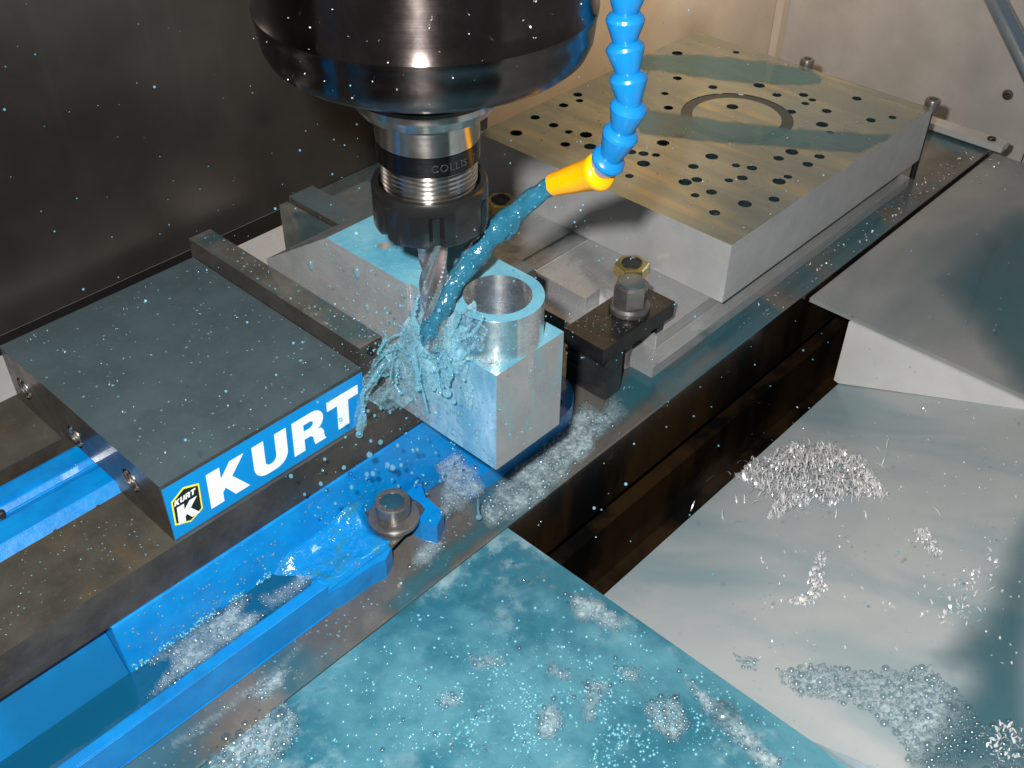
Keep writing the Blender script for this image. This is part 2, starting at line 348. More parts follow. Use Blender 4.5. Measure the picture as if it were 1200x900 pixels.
m = reg('splash', M_('thin_blue_coolant')); m.set(col=(0.36, 0.72, 0.84), rough=0.09, coat=0.7, coatr=0.08, trans=0.6, ior=1.33)
tr = m.n('ShaderNodeBsdfTransparent'); tr.inputs[0].default_value = (0.72, 0.93, 0.98, 1); mx = m.n('ShaderNodeMixShader')
lw = m.n('ShaderNodeLayerWeight'); lw.inputs[0].default_value = 0.4
m.l(m.ramp(lw.outputs['Facing'], 0.0, 0.75, 0.55, 1.0), mx.inputs[0]); m.l(tr.outputs[0], mx.inputs[1]); m.l(m.b.outputs[0], mx.inputs[2]); m.l(mx.outputs[0], m.out.inputs[0])
m = reg('film', M_('coolant_film')); m.set(col=(0.03, 0.115, 0.165), rough=0.04, coat=0.5)
tr = m.n('ShaderNodeBsdfTransparent'); tr.inputs[0].default_value = (0.45, 0.70, 0.86, 1); mx = m.n('ShaderNodeMixShader'); mx.inputs[0].default_value = 0.5
m.l(tr.outputs[0], mx.inputs[1]); m.l(m.b.outputs[0], mx.inputs[2]); m.l(mx.outputs[0], m.out.inputs[0])
m = reg('veil', M_('coolant_veil')); m.set(col=(0.035, 0.135, 0.170), rough=0.08, coat=0.5)
tr = m.n('ShaderNodeBsdfTransparent'); mx = m.n('ShaderNodeMixShader'); at_ = m.n('ShaderNodeAttribute'); at_.attribute_name = 'body'
m.l(m.math('MULTIPLY', at_.outputs['Fac'], 0.74), mx.inputs[0]); m.l(tr.outputs[0], mx.inputs[1]); m.l(m.b.outputs[0], mx.inputs[2]); m.l(mx.outputs[0], m.out.inputs[0])
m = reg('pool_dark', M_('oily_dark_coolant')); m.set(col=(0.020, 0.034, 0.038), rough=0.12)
m = reg('trough', M_('deep_coolant')); m.set(col=(0.004, 0.075, 0.15), rough=0.05, coat=0.5); m.bump(m.noise(0.06, 3), 0.8, 0.3)
# flooded tray: coolant over a pale sheet, thinner where the sheet shows through
m = reg('tray', M_('flooded_tray'))
a = m.noise(0.018, 4, 0.5, dist=0.5); b = m.noise(0.055, 5, 0.6)
thin = m.math('MULTIPLY', m.ramp(a, 0.50, 0.70), m.ramp(b, 0.44, 0.62))
big = m.noise(0.011, 3, 0.5)
col = m.mix(m.ramp(m.math('ADD', m.math('MULTIPLY', b, 0.3), m.math('MULTIPLY', big, 0.7)), 0.40, 0.60), (0.026, 0.135, 0.19), (0.085, 0.25, 0.31))
col = m.mix(m.math('MULTIPLY', thin, 0.38), col, (0.50, 0.62, 0.63))
m.set(col=col, rough=0.10, coat=0.8, coatr=0.05); m.bump(m.math('ADD', m.noise(0.10, 3, 0.5), m.math('MULTIPLY', m.noise(0.7, 2), 0.12)), 1.6, 0.6)
# foam and bubbles
m = reg('bubble', M_('bubble_skin')); m.set(col=(0.74, 0.80, 0.82), rough=0.12, coat=1.0, coatr=0.1)
tr = m.n('ShaderNodeBsdfTransparent'); tr.inputs[0].default_value = (0.80, 0.89, 0.92, 1); mx = m.n('ShaderNodeMixShader')
lw = m.n('ShaderNodeLayerWeight'); lw.inputs[0].default_value = 0.5
gl = m.n('ShaderNodeBsdfGlossy'); gl.inputs['Roughness'].default_value = 0.16; gl.inputs[0].default_value = (0.9, 0.95, 1, 1); m2 = m.n('ShaderNodeMixShader'); m2.inputs[0].default_value = 0.16
m.l(tr.outputs[0], m2.inputs[1]); m.l(gl.outputs[0], m2.inputs[2])
m.l(m.ramp(lw.outputs['Facing'], 0.52, 0.98, 0.0, 0.75), mx.inputs[0]); m.l(m2.outputs[0], mx.inputs[1]); m.l(m.b.outputs[0], mx.inputs[2]); m.l(mx.outputs[0], m.out.inputs[0])
m = reg('fizz', M_('fizzing_coolant')); m.set(col=(0.11, 0.35, 0.43), rough=0.18, coat=1.0, coatr=0.16, spec=1.0)
m = reg('foam', M_('fine_foam')); v1 = m.voro(0.8); v2 = m.voro(0.28)
m.set(col=m.mix(m.ramp(v2, 0.1, 0.7), (0.64, 0.74, 0.77), (0.36, 0.47, 0.50)), rough=0.4, coat=0.3); m.bump(v1, 0.4, 0.6)
tr = m.n('ShaderNodeBsdfTransparent'); mx = m.n('ShaderNodeMixShader')
at_ = m.n('ShaderNodeAttribute'); at_.attribute_name = 'body'
m.l(m.math('MULTIPLY', at_.outputs['Fac'], m.ramp(m.math('ADD', m.noise(0.05, 4, 0.6), m.math('MULTIPLY', v1, 0.15)), 0.40, 0.75, 0.80, 0.25)), mx.inputs[0])
m.l(tr.outputs[0], mx.inputs[1]); m.l(m.b.outputs[0], mx.inputs[2]); m.l(mx.outputs[0], m.out.inputs[0])
m = reg('chip', M_('bright_aluminium_chip')); m.set(col=(0.95, 0.95, 0.96), metal=0.45, rough=0.28)
m = reg('glaze', M_('painted_pipe')); m.set(col=m.mix(m.noise(0.03), (0.06, 0.12, 0.20), (0.20, 0.28, 0.36)), metal=0.3, rough=0.2, coat=0.5)

# ------------------------------------------------------------------ the setting: walls, sheets
def struct(name, bm, mat, **k): return tag(link(name, bm, mat, **k), kind='structure')
b = bmesh.new(); box(b, -700, 640, 326, 336, -112, 900); struct('back_wall', b, MAT['wall'], bevel=1)
b = bmesh.new(); box(b, -500, 640, 298, 325.5, -140, -112); struct('wall_seal', b, MAT['gap'])
b = bmesh.new(); box(b, 470, 823, 248, 256, -106, 900); box(b, 823.1, 938, 248, 256, -420, 900); struct('cream_wall', b, MAT['beige'])
b = bmesh.new(); box(b, 950, 962, -900, 344, -420, 900); struct('end_wall', b, MAT['endwall'])
b = bmesh.new(); box(b, 949.0, 949.95, -57.6, -56.6, -300, 900); tag(link('wall_joint', b, MAT['gap']), kind='structure')
b = bmesh.new(); box(b, 936, 949.5, 238, 247.5, -300, 900); tag(link('door_post', b, MAT['beige'], bevel=2), 'pale upright sheet metal edge at the corner of the cream wall', 'post')
b = bmesh.new(); box(b, -900, 1400, -1500, 344, -460, -430); struct('machine_floor', b, MAT['gap'])
b = bmesh.new(); box(b, -500, 300, 245, 296.5, -109 + 0.3, -109 + 2); struct('white_ledge', b, MAT['white'], bevel=1)

# chute sheet under the way covers, sloping to the table
b = bmesh.new(); T = 3
vs = []
nx, ny = 60, 50
for j in range(ny + 1):
    for i in range(nx + 1):
        x = 168 + (1100 - 168) * i / nx; y = CH_Y - 520 * j / ny
        vs.append(b.verts.new((x, y, CH_Z + CH_S * (CH_Y - y))))
for j in range(ny):
    for i in range(nx):
        k = j*(nx+1)+i; b.faces.new((vs[k], vs[k+1], vs[k+nx+2], vs[k+nx+1]))
r_ = bmesh.ops.extrude_face_region(b, geom=b.faces[:]); bmesh.ops.translate(b, verts=[g for g in r_['geom'] if isinstance(g, bmesh.types.BMVert)], vec=(0, 0, -T))
vs = [b.verts.new((x, y, z)) for x in (167.35, 167.9) for y, z in ((-250, -119), (-620, -119), (-620, CH_Z + CH_S*(CH_Y + 620) + 0.3), (-250, CH_Z + CH_S*(CH_Y + 250) + 0.3))]
for f in ((0,1,2,3), (7,6,5,4), (0,4,5,1), (1,5,6,2), (2,6,7,3), (3,7,4,0)): b.faces.new([vs[i] for i in f])
ch = link('chute_sheet', b, MAT['chute'], smooth=30); tag(ch, kind='structure')

# ------------------------------------------------------------------ machine table
TZ = -109
tb = thing('machine_table', 'stained iron machine table carrying the blue vise and the drilled plate', 'machine table', (300, 120, -300))
b = bmesh.new(); prism(b, [(-62, TZ-1), (-61, TZ), (297, TZ), (297, -240), (-62, -240), (-62, -186), (-44, -186), (-44, -163), (-62, -163)], YZ, -420, 822); merge_caps(b)
top = link('table_top', b, [MAT['table'], MAT['side']], tb)
for p in top.data.polygons:
    if p.normal.z < 0.5 or p.center.z / S + ORG['machine_table'].z < TZ - 20: p.material_index = 1
b = bmesh.new(); box(b, 320, 822, 297.2, 325, -140, TZ-0.5); link('rear_strip', b, MAT['jaw_top'], tb, bevel=0.5)
b = bmesh.new(); box(b, -420, 822, -72, 290, -300, -240.2); link('saddle', b, MAT['side'], tb)

# way covers in front of the table
wc = thing('way_cover', 'grey sheet metal cover beyond the black gap, with a white folded front edge', 'way cover', (660, -250, -180))
b = bmesh.new(); box(b, 499, 826, -620, -64, -118, -114.5); link('cover_sheet', b, MAT['cover'], wc, bevel=0.8)
b = bmesh.new(); prism(b, [(CH_Y+4, -118.2), (CH_Y+4, CH_Z+2), (CH_Y, CH_Z+1), (-600, CH_Z + CH_S*(CH_Y+600) + 1), (-600, -118.2)][:3] + [(-245, -119.5), (-245, -118.2)], YZ, 497, 500); link('front_flange', b, MAT['white'], wc)
b = bmesh.new()
NX, NY = 150, 190; X0, X1, Y0, Y1 = -75, 166.5, -420, -62.1
def tray_h(x, y):
    d = 0.9*noise.noise((x*0.06, y*0.06, 0)) + 0.55*noise.noise((x*0.19, y*0.19, 3))
    p = Vector((x, y)); c = math.exp(-((x-90)**2 + (y+190)**2) / 9000)
    d += (0.12 + 0.62*c) * noise.noise((x*0.42, y*0.42, 7))
    e = min(1, (X1 - x) / 6, (Y1 - y) / 4)
    return -110.6 + d * 0.8 * max(e, 0.1)
vs = [[b.verts.new((X0 + (X1-X0)*i/NX, Y0 + (Y1-Y0)*j/NY, 0)) for i in range(NX+1)] for j in range(NY+1)]
for r in vs:
    for v_ in r: v_.co.z = tray_h(v_.co.x, v_.co.y)
for j in range(NY):
    for i in range(NX): b.faces.new((vs[j][i], vs[j][i+1], vs[j+1][i+1], vs[j+1][i]))
fw = thing('flooded_cover', 'grey sheet metal cover flooded with sparkling blue coolant in front of the table', 'way cover', (45, -240, -118))
link('coolant_layer', b, MAT['tray'], fw, smooth=60)
b = bmesh.new(); box(b, -75, 167.2, -420, -62.3, -118.5, -112.6); link('cover_sheet', b, MAT['cover'], fw, bevel=0.4)
b = bmesh.new(); box(b, 164.3, 167.2, -420, -100, -190, -118.7); link('front_flange', b, MAT['white'], fw)

# small wall fittings at the far right
t = thing('end_bracket', 'narrow grey steel strip with one dark screw at the foot of the end wall', 'bracket', (820, -36, -108))
b = bmesh.new(); box(b, 812, 828, -74, 4, -106, -100); link('strip', b, MAT['alu_side'], t, bevel=0.6)
b = bmesh.new(); lathe(b, [(4, -100.2), (4, -98.6), (3.2, -98)], (820, -60, 0), 20); link('screw', b, MAT['black'], t)
p0, p1 = at(1152, -30, z=10), at(1222, 112, z=-40)
b = bmesh.new(); tube(b, [p0, p0.lerp(p1, .3), p0.lerp(p1, .7), p1], 9, 20)
tag(link('coolant_pipe', b, MAT['glaze'], smooth=50), 'blue grey painted pipe crossing the top right corner', 'pipe')
p = at(1181, 111, x=950); b = bmesh.new(); lathe(b, [(5.5, 0), (5, 1.8), (2.8, 2.4), (2.5, 0.6)], p, 20, M=Matrix.Rotation(-PI/2, 3, 'Y'))
tag(link('rivet', b, MAT['bolt'], smooth=40), 'small dark rivet low on the grey end wall', 'rivet')

# ------------------------------------------------------------------ vise
vise = thing('machine_vise', 'blue and dark steel machine vise with a lettered blue nameplate on its jaw', 'vise', (80, 76, TZ))
def wp(name, bm, mat, par=vise, **k): return link(name, bm, mat, par, **k)
def recolor(o, fn):
    for p in o.data.polygons: p.material_index = fn(p)
# steel ways
b = bmesh.new(); box(b, -420, 262, -2.5, 47, -60, -36); box(b, -420, 262, 105, 156, -60, -36); o = wp('way', b, [MAT['bed'], MAT['jaw_side']], bevel=0.6); recolor(o, lambda p: 0 if p.normal.z > .5 else 1)
# floor between the ways, with rusty swarf
b = bmesh.new(); box(b, -420, 262, 47.2, 104.8, -75, -56); wp('slot_floor', b, MAT['dirt'])
b = bmesh.new()
for i in range(46):
    x = -150 + i*3.3 + random.uniform(-.6, .6); box(b, x, x + random.uniform(1.4, 2.4), 47.3, random.uniform(52, 54.5), -55.8, random.uniform(-46, -42))
o = wp('screw_thread', b, MAT['dirt'], bevel=0.3, seg=1); tag(o, kind='stuff')
# blue screw guard: two bars with a gap
b = bmesh.new(); prism(b, [(55, -54), (55, -49), (62, -40.5), (76, -40), (80, -43), (80, -54)], YZ, -420, 60); merge_caps(b); wp('screw_guard', b, MAT['blue'], bevel=0.7)
b = bmesh.new(); prism(b, [(83, -54), (83, -43.5), (86, -40.5), (99, -40.5), (101.5, -43), (101.5, -54)], YZ, -420, 60); merge_caps(b); wp('screw_guard', b, MAT['blue'], bevel=0.7)
b = bmesh.new(); box(b, -52, -22, 88, 90, -40.3, -38.9); wp('guard_rib', b, MAT['blue'], bevel=0.5)
b = bmesh.new(); lathe(b, [(2.0, -48), (2.0, -39.5), (1.2, -39)], (-47, 81.5, 0), 16); wp('set_screw', b, MAT['heel'])
# casting: front wall, trough, outer rail, lug
b = bmesh.new(); prism(b, [(12, -60.3), (-7.5, -92), (-9, -108.7), (150, -108.7), (150, -60.3)], YZ, -420, -42.2); merge_caps(b); wp('casting', b, MAT['blue_shaded'])
b = bmesh.new(); prism(b, [(-3.6, -60.3), (-7.5, -92), (-9, -108.7), (150, -108.7), (150, -60.3)], YZ, -42, 262); merge_caps(b); wp('casting', b, MAT['blue'], bevel=0.8)
b = bmesh.new(); prism(b, [(-9.2, -94), (-29, -94), (-29.7, -88), (-36.4, -88), (-36.4, -108.75), (-9.2, -108.75)], YZ, -420, 56); merge_caps(b); wp('rail', b, MAT['blue'], bevel=0.8)
# lug with the bolt slot
b = bmesh.new()
lug = [(46, -12), (46, -35.8), (57, -36.6), (66, -38.0), (84, -38.8)] + [(93, -40.5), (101, -36.5)] + [(104, -33), (106, -23)] + arc(115, -23, 9, 180, 0, 8)[1:] + [(125, -34), (129, -43), (139, -38), (140, -22), (146, -12), (148, -11)]
prism(b, lug, XY, -108.8, -94); merge_caps(b); wp('lug', b, MAT['blue'], bevel=1.2)
# cast web rising from the trough to the bolt pad, running with coolant
b = bmesh.new()
pts = []; NI, NJ = 44, 26
for i in range(NI + 1):
    for j in range(NJ + 1):
        x = 32 + 72*i/NI; y = -35.6 + 29*j/NJ; e = min(1, i/17); e = e*e*(3 - 2*e)
        h = -95.5 + 5.3*e + 4.2*math.exp(-((x-97)**2 + (y+8)**2)/160) + 6.0*math.exp(-((NJ-j)/5.5)**2)*e
        h += (1.2*noise.noise((x*.10, y*.14, 2)) + 0.5*noise.noise((x*.3, y*.3, 5)))*e
        if j < 3: h -= (3-j)**2*0.35
        r = math.hypot(x-114.5, y+23)
        if r < 17: h -= (17-r)*0.9
        pts.append(b.verts.new((x, y, h)))
for i in range(NI):
    for j in range(NJ):
        k = i*(NJ+1) + j; b.faces.new((pts[k], pts[k+NJ+1], pts[k+NJ+2], pts[k+1]))
wp('cast_web', b, MAT['blue_wet'], smooth=80)
# bolt pad (spot face) around the bolt
b = bmesh.new(); prism(b, [arc(114.5, -23, 19, 200, -20, 20) + [(123, -33), (101, -37.2)], arc(115, -23, 8.5, 0, 360, 20)[:-1]], XY, -94.3, -92.2); wp('bolt_pad', b, MAT['bed'], bevel=0.2, seg=1)
# right hand flange
b = bmesh.new(); fl = [(166.2, -6), (166.2, -32)] + [(248, -32)] + arc(248, 0, 32, -90, 0, 12)[1:] + [(280, 60), (262.5, 60), (262.5, -6)]
prism(b, [fl, arc(254, -18, 7, 0, 360, 20)[:-1]], XY, -108.8, -95); merge_caps(b); wp('flange', b, MAT['blue'], bevel=1.2)
b = bmesh.new(); lathe(b, [(7.2, -108), (6.4, -97)], (254, -18, 0), 24); wp('flange_plug', b, MAT['heel'])
# dark coolant lying in the trough
b = bmesh.new(); box(b, -419, 74, -29.4, -5, -93, -91.2); o = wp('trough_coolant', b, MAT['trough'])
# movable jaw
b = bmesh.new(); prism(b, [(0, -35.7), (0, 0), (152.4, 0), (152.4, -35.7), (104, -35.7), (104, -30), (48, -30), (48, -35.7)], YZ, 0, 120.6); merge_caps(b)
jaw = wp('movable_jaw', b, [MAT['jaw_top'], MAT['jaw_side']])
cb = bmesh.new()
for y, z, r in ((137, -20.5, 6.6), (85, -22.5, 6.6), (30.5, -16.5, 6.6)): lathe(cb, [(r, -5), (r, 26)], (0, y, z), 28, M=Matrix.Rotation(PI/2, 3, 'Y'))
boolean(jaw, cb)
recolor(jaw, lambda p: 0 if p.normal.z > .5 else 1)
bv = jaw.modifiers.new('edge', 'BEVEL'); bv.width = 0.8*S; bv.segments = 2; bv.limit_method = 'ANGLE'; bv.angle_limit = math.radians(50)
for y, z in ((137, -20.5), (85, -22.5), (30.5, -16.5)):
    b = bmesh.new(); lathe(b, [(6.5, -0.3), (6.5, 14), (5.2, 14)] + [q for k in range(9) for q in ((5.2, 13 - k*1.5), (5.75, 12.3 - k*1.5))] + [(5.4, -0.3)], (0, y, z), 28, cap0=False, cap1=False, M=Matrix.Rotation(PI/2, 3, 'Y'))
    link('thread_insert', b, MAT['chrome'], jaw, smooth=50)
# nameplate and its raised lettering
b = bmesh.new(); box(b, 0.4, 120.2, -0.5, -0.02, -35.3, -2.4); link('nameplate', b, MAT['blue_label'], jaw)
def sheet(name, loops, mat, y=-0.5, t=0.25):
    bb = bmesh.new(); prism(bb, loops, XZ, y - t, y); return link(name, bb, mat, jaw)
def sh(poly, x0, z0, sx=1, sz=1, sl=0.05): return [(x0 + p*sx + q*sl, z0 + q*sz) for p, q in poly]
Kp = [(0,0),(0,21.5),(7.4,21.5),(7.4,14),(13.4,21.5),(21.2,21.5),(13.6,12.3),(22.6,0),(14.2,0),(9.2,7.6),(7.4,5.6),(7.4,0)]
Up = [(0,21.5),(0,7.5)] + arc(7.5,7.5,7.5,180,270,6)[1:] + [(13,0)] + arc(13,7.5,7.5,270,360,6)[1:] + [(20.5,21.5),(13.6,21.5),(13.6,8.2)] + arc(10.2,8.2,3.4,0,-180,8)[1:] + [(6.8,21.5)]
Ro = [(0,0),(0,21.5),(13,21.5)] + arc(13,15.0,6.5,90,-70,9)[1:] + [(17.8,8.4),(19.2,6),(19.6,1.6),(20.6,0),(13.4,0),(12.8,2.2),(12.4,5.6),(10.6,7.2),(6.8,7.2),(6.8,0)]
Rh = [(6.8,12.2),(10.8,12.2)] + arc(10.8,14.4,2.2,-90,90,6)[1:] + [(6.8,16.6)]
Tp = [(6.6,0),(6.6,15.9),(0,15.9),(0,21.5),(20.6,21.5),(20.6,15.9),(13.8,15.9),(13.8,0)]
Z0 = -30
sheet('letter', sh(Kp, 21.8, Z0), MAT['white_print']); sheet('letter', sh(Up, 48, Z0), MAT['white_print'])
sheet('letter', [sh(Ro, 72.3, Z0), sh(Rh, 72.3, Z0)], MAT['white_print']); sheet('letter', sh(Tp, 94.6, Z0), MAT['white_print'])
hexo = [(3.2,-12),(10.7,-7.4),(18.6,-10.4),(17.6,-26.4),(10.2,-30),(2.2,-26.6)]
cx = sum(p[0] for p in hexo)/6; cz = sum(p[1] for p in hexo)/6
sheet('emblem_border', hexo, MAT['yellow_print'], t=0.12)
sheet('emblem', [(cx + (p-cx)*0.90, cz + (q-cz)*0.91) for p, q in hexo], MAT['black_print'], y=-0.62, t=0.06)
sheet('emblem_letter', sh(Kp, 4.0, -27.6, 0.52, 0.50, 0.05), MAT['white_print'], y=-0.68, t=0.06)
for pl, dx in ((Kp, 0), (Up, 3.1), ([Ro, Rh], 6.1), (Tp, 8.9)):
    f = lambda q: sh(q, 4.1 + dx, -15.4 + dx*0.06, 0.125, 0.15, 0.04)
    sheet('emblem_small_letter', [f(pl[0]), f(pl[1])] if isinstance(pl[0], list) else f(pl), MAT['white_print'], y=-0.68, t=0.06)
# removable jaw plates
b = bmesh.new(); box(b, 121, 136, 0.6, 154, -35.6, 12); o = wp('jaw_plate', b, [MAT['plate_jaw'], MAT['jaw_side']], bevel=0.6); recolor(o, lambda p: 0 if p.normal.z > .5 else 1)
b = bmesh.new(); lathe(b, [(2.6, 0), (2.6, 3)], (126, 0.55, 9), 4, M=Matrix.Rotation(PI/2, 3, 'X')); link('corner_notch', b, MAT['gap'], o)
b = bmesh.new(); box(b, 185.4, 191.5, 0.5, 152.6, -35.8, 8.4); o = wp('jaw_plate', b, MAT['plate_jaw'], bevel=0.6)
cb = bmesh.new(); lathe(cb, [(6.2, -3), (6.2, 5)], (185.4, 112, -12), 28, M=Matrix.Rotation(PI/2, 3, 'Y')); boolean(o, cb)
b = bmesh.new(); lathe(b, [(5.6, 3), (5.6, 4.8), (4.6, 5.2)], (185.4, 112, -12), 28, M=Matrix.Rotation(PI/2, 3, 'Y')); link('jaw_screw', b, MAT['heel'], o)
b = bmesh.new(); box(b, 193, 212, 0, 152.4, -35.8, 11.6); box(b, 212, 256, 0, 152.4, -35.8, -2)
o = wp('fixed_jaw', b, [MAT['jaw_top'], MAT['jaw_side']], bevel=1.0); recolor(o, lambda p: 0 if p.normal.z > .5 else 1)

# hold-down bolt on the lug
t = thing('hold_down_bolt', 'round headed steel bolt with a thick washer on the blue vise lug', 'bolt', (115, -23, -92.1))
b = bmesh.new(); lathe(b, [(14.2, -92.1), (14.6, -91.2), (14.6, -89.2), (13.9, -88.4), (8, -88.4)], (115, -23, 0), 48, cap1=True); link('washer', b, MAT['bolt'], t, smooth=35)
b = bmesh.new(); lathe(b, [(8.2, -88.3), (8.2, -85.6), (9.7, -84.8), (9.9, -78), (9.2, -77), (7.0, -77), (6.4, -78.2)], (115, -23, 0), 48); link('bolt_head', b, MAT['bolt'], t, smooth=35)
b = bmesh.new(); lathe(b, [(6.3, -78.1), (5, -77.4), (2, -77.1)], (115, -23, 0), 32); link('coolant_in_socket', b, MAT['film'], t, smooth=60)

# ------------------------------------------------------------------ workpiece
WX0, WX1, WY0, LZ, BT = 136.2, 184.4, -82.0, 31.6, 55.0
BC = (160.6, -59.5); BR = 22.6
b = bmesh.new()
prism(b, [(WY0, -29.6), (WY0, LZ), (-22, LZ), (-22, BT), (39, BT), (98, 16), (98, -29.6)], YZ, WX0, WX1); merge_caps(b)
wpc = link('workpiece', b, [MAT['alu_face'], MAT['alu_left'], MAT['alu_pool'], MAT['bore'], MAT['alu_shoulder']], origin=(*BC, -29.6))
tag(wpc, 'bright aluminium block with a round bored boss, clamped in the vise and running with coolant', 'workpiece')
ub = bmesh.new(); prism(ub, arc(BC[0], BC[1], BR, 180, 360, 48) + [(BC[0]+BR, -10), (BC[0]-BR, -10)], XY, LZ - 20, BT); merge_caps(ub); boolean(wpc, ub, 'UNION')
cb = bmesh.new(); lathe(cb, [(16.7, -40), (16.7, 70)], (*BC, 0), 64); boolean(wpc, cb)
cb = bmesh.new(); lathe(cb, [(3.6, 35), (3.6, 60)], (152, 12, 0), 32); boolean(wpc, cb)
def wmat(p):
    c = (Vector(p.center) / S) + Vector((*BC, -29.6)); n = p.normal
    r = math.hypot(c.x - BC[0], c.y - BC[1])
    if r < 17.5 and abs(n.z) < .5: return 3
    if n.z > .85: return 2
    if abs(n.z) < .3 and r < BR + .5 and r > BR - 1 and c.z > LZ - 1 and c.y < -58: return 3
    if n.x < -.5: return 1
    return 0
recolor(wpc, wmat)
for p in wpc.data.polygons: p.use_smooth = True
wpc.data.set_sharp_from_angle(angle=math.radians(30))
bv = wpc.modifiers.new('edge', 'BEVEL'); bv.width = 0.32*S; bv.segments = 1; bv.limit_method = 'ANGLE'; bv.angle_limit = math.radians(50)

# ------------------------------------------------------------------ spindle, holder, end mill
AX = (131.9, -46.2)
sp = thing('spindle_nose', 'big dark polished spindle nose hanging above the cutter', 'spindle', (*AX, 166))
b = bmesh.new(); lathe(b, [(26, 168.5), (31.5, 168.2), (33.0, 169.5), (33.2, 178.8), (56, 180.2), (60.5, 181.4), (63.2, 183.8), (64.9, 187.8), (65.6, 193), (65.7, 197), (66.3, 198.2), (66.5, 201), (65.6, 202.5), (65.2, 207), (65.2, 300), (65.2, 340)], (AX[0] + 1.3, AX[1] - 1.4, 0), 128)
link('nose_body', b, MAT['nose'], sp, smooth=28)
b = bmesh.new(); lathe(b, [(29.4, 166.2), (29.4, 168.4)], (*AX, 0), 64); link('drive_gap', b, MAT['gap'], sp, smooth=30)
th = thing('tool_holder', 'steel collet tool holder with a black slotted nut under the spindle', 'tool holder', (*AX, 103))
b = bmesh.new(); lathe(b, [(22, 156.4), (27.6, 157.4), (31.2, 162.4), (31.2, 165), (30.2, 166.1), (20, 166.1)], (*AX, 0), 96); link('flange', b, MAT['chrome'], th, smooth=28)
b = bmesh.new(); lathe(b, [(21.6, 143.6), (22, 144), (22, 156.3)], (*AX, 0), 96); link('collar', b, MAT['chrome'], th, smooth=28)
b = bmesh.new(); lathe(b, [(21.2, 134.4), (21.9, 135), (21.9, 143.5)], (*AX, 0), 96); band = link('band', b, MAT['band'], th, smooth=28)
pr = []
for k in range(8): pr += [(20.7, 118 + k*2.05), (20.7, 118.5 + k*2.05), (20.0, 119.2 + k*2.05), (20.0, 119.5 + k*2.05)]
pr.append((20.6, 134.3)); b = bmesh.new(); lathe(b, pr, (*AX, 0), 96); link('thread', b, MAT['chrome'], th, smooth=28)
b = bmesh.new()
N = 96; slots = 6; prof = [(24.2, 102.8), (25.2, 104.6), (25.2, 122.2), (24.4, 123.8), (22.0, 123.8), (21.2, 121)]
ad0 = math.degrees(math.atan2(CAM.y - AX[1], CAM.x - AX[0]))
rings = []
for r, z in [(15, 102.8)] + prof:
    ring = []
    for i in range(N):
        a = 360*i/N; d = ((a - ad0 - 4 + 30) % 60) - 30; rr = r
        if abs(d) < 5.2 and r > 23 and z < 118: rr = r - 2.4
        ring.append(b.verts.new((AX[0] + rr*math.cos(math.radians(a)), AX[1] + rr*math.sin(math.radians(a)), z)))
    rings.append(ring)
mid = []
rings.insert(4, None); zz = 117.6
for kk, (z, dep) in enumerate(((117.0, 2.4), (118.2, 0.0))):
    ring = []
    for i in range(N):
        a = 360*i/N; d = ((a - ad0 - 4 + 30) % 60) - 30; rr = 25.2 - (dep if abs(d) < 5.2 else 0)
        ring.append(b.verts.new((AX[0] + rr*math.cos(math.radians(a)), AX[1] + rr*math.sin(math.radians(a)), z)))
    mid.append(ring)
R3 = rings[:3] + mid + rings[3:4] + rings[5:]
for r0, r1 in zip(R3, R3[1:]):
    for i in range(N): b.faces.new((r0[i], r0[(i+1)%N], r1[(i+1)%N], r1[i]))
b.faces.new(R3[0][::-1])
link('collet_nut', b, MAT['nut'], th, smooth=32)
b = bmesh.new(); lathe(b, [(7.2, 100.4), (13.5, 101.2), (14.6, 103)], (*AX, 0), 48, cap1=False); link('collet', b, MAT['heel'], th, smooth=30)
# engraved maker's word on the band
fc = bpy.data.curves.new('engraving', 'FONT'); fc.body = 'COLLIS  7'; fc.size = 4.6; fc.extrude = 0.12; fc.space_character = 1.15
fo = bpy.data.objects.new('engraving', fc); C.objects.link(fo); dg = bpy.context.evaluated_depsgraph_get()
me = bpy.data.meshes.new_from_object(fo.evaluated_get(dg)); bpy.data.objects.remove(fo); bpy.data.curves.remove(fc)
b = bmesh.new(); b.from_mesh(me); bpy.data.meshes.remove(me)
for v_ in b.verts:
    x, y, z = v_.co; a = math.radians(ad0 + 2) + x / 21.9; r = 21.95 + z
    v_.co = (AX[0] + r*math.cos(a), AX[1] + r*math.sin(a), 137.4 + y)
link('engraved_word', b, MAT['heel'], band)

em = thing('end_mill', 'shiny fluted end mill cutting the aluminium block in the coolant stream', 'end mill', (*AX, 33))
b = bmesh.new(); NS, nk = 70, 48; rings = []
for j in range(NS + 1):
    z = 33.5 + (101 - 33.5)*j/NS; tw = (z - 33) / 15.0; ring = []
    for i in range(nk):
        a = 2*PI*i/nk; ph = ((a - tw) * 4 / (2*PI)) % 1.0
        r = 6.9 if ph < 0.16 else 6.5 if ph < 0.4 else 6.5 - 2.7*math.sin(PI*(ph-0.4)/0.6)**0.8
        k = min(1, max(0, (z - 94) / 5)); r = r*(1-k) + 6.9*k
        ring.append(b.verts.new((AX[0] + r*math.cos(a), AX[1] + r*math.sin(a), z)))
    rings.append(ring)
for r0, r1 in zip(rings, rings[1:]):
    for i in range(nk): b.faces.new((r0[i], r0[(i+1)%nk], r1[(i+1)%nk], r1[i]))
b.faces.new(rings[0][::-1]); b.faces.new(rings[-1])
link('flutes', b, MAT['carbide'], em, smooth=35)

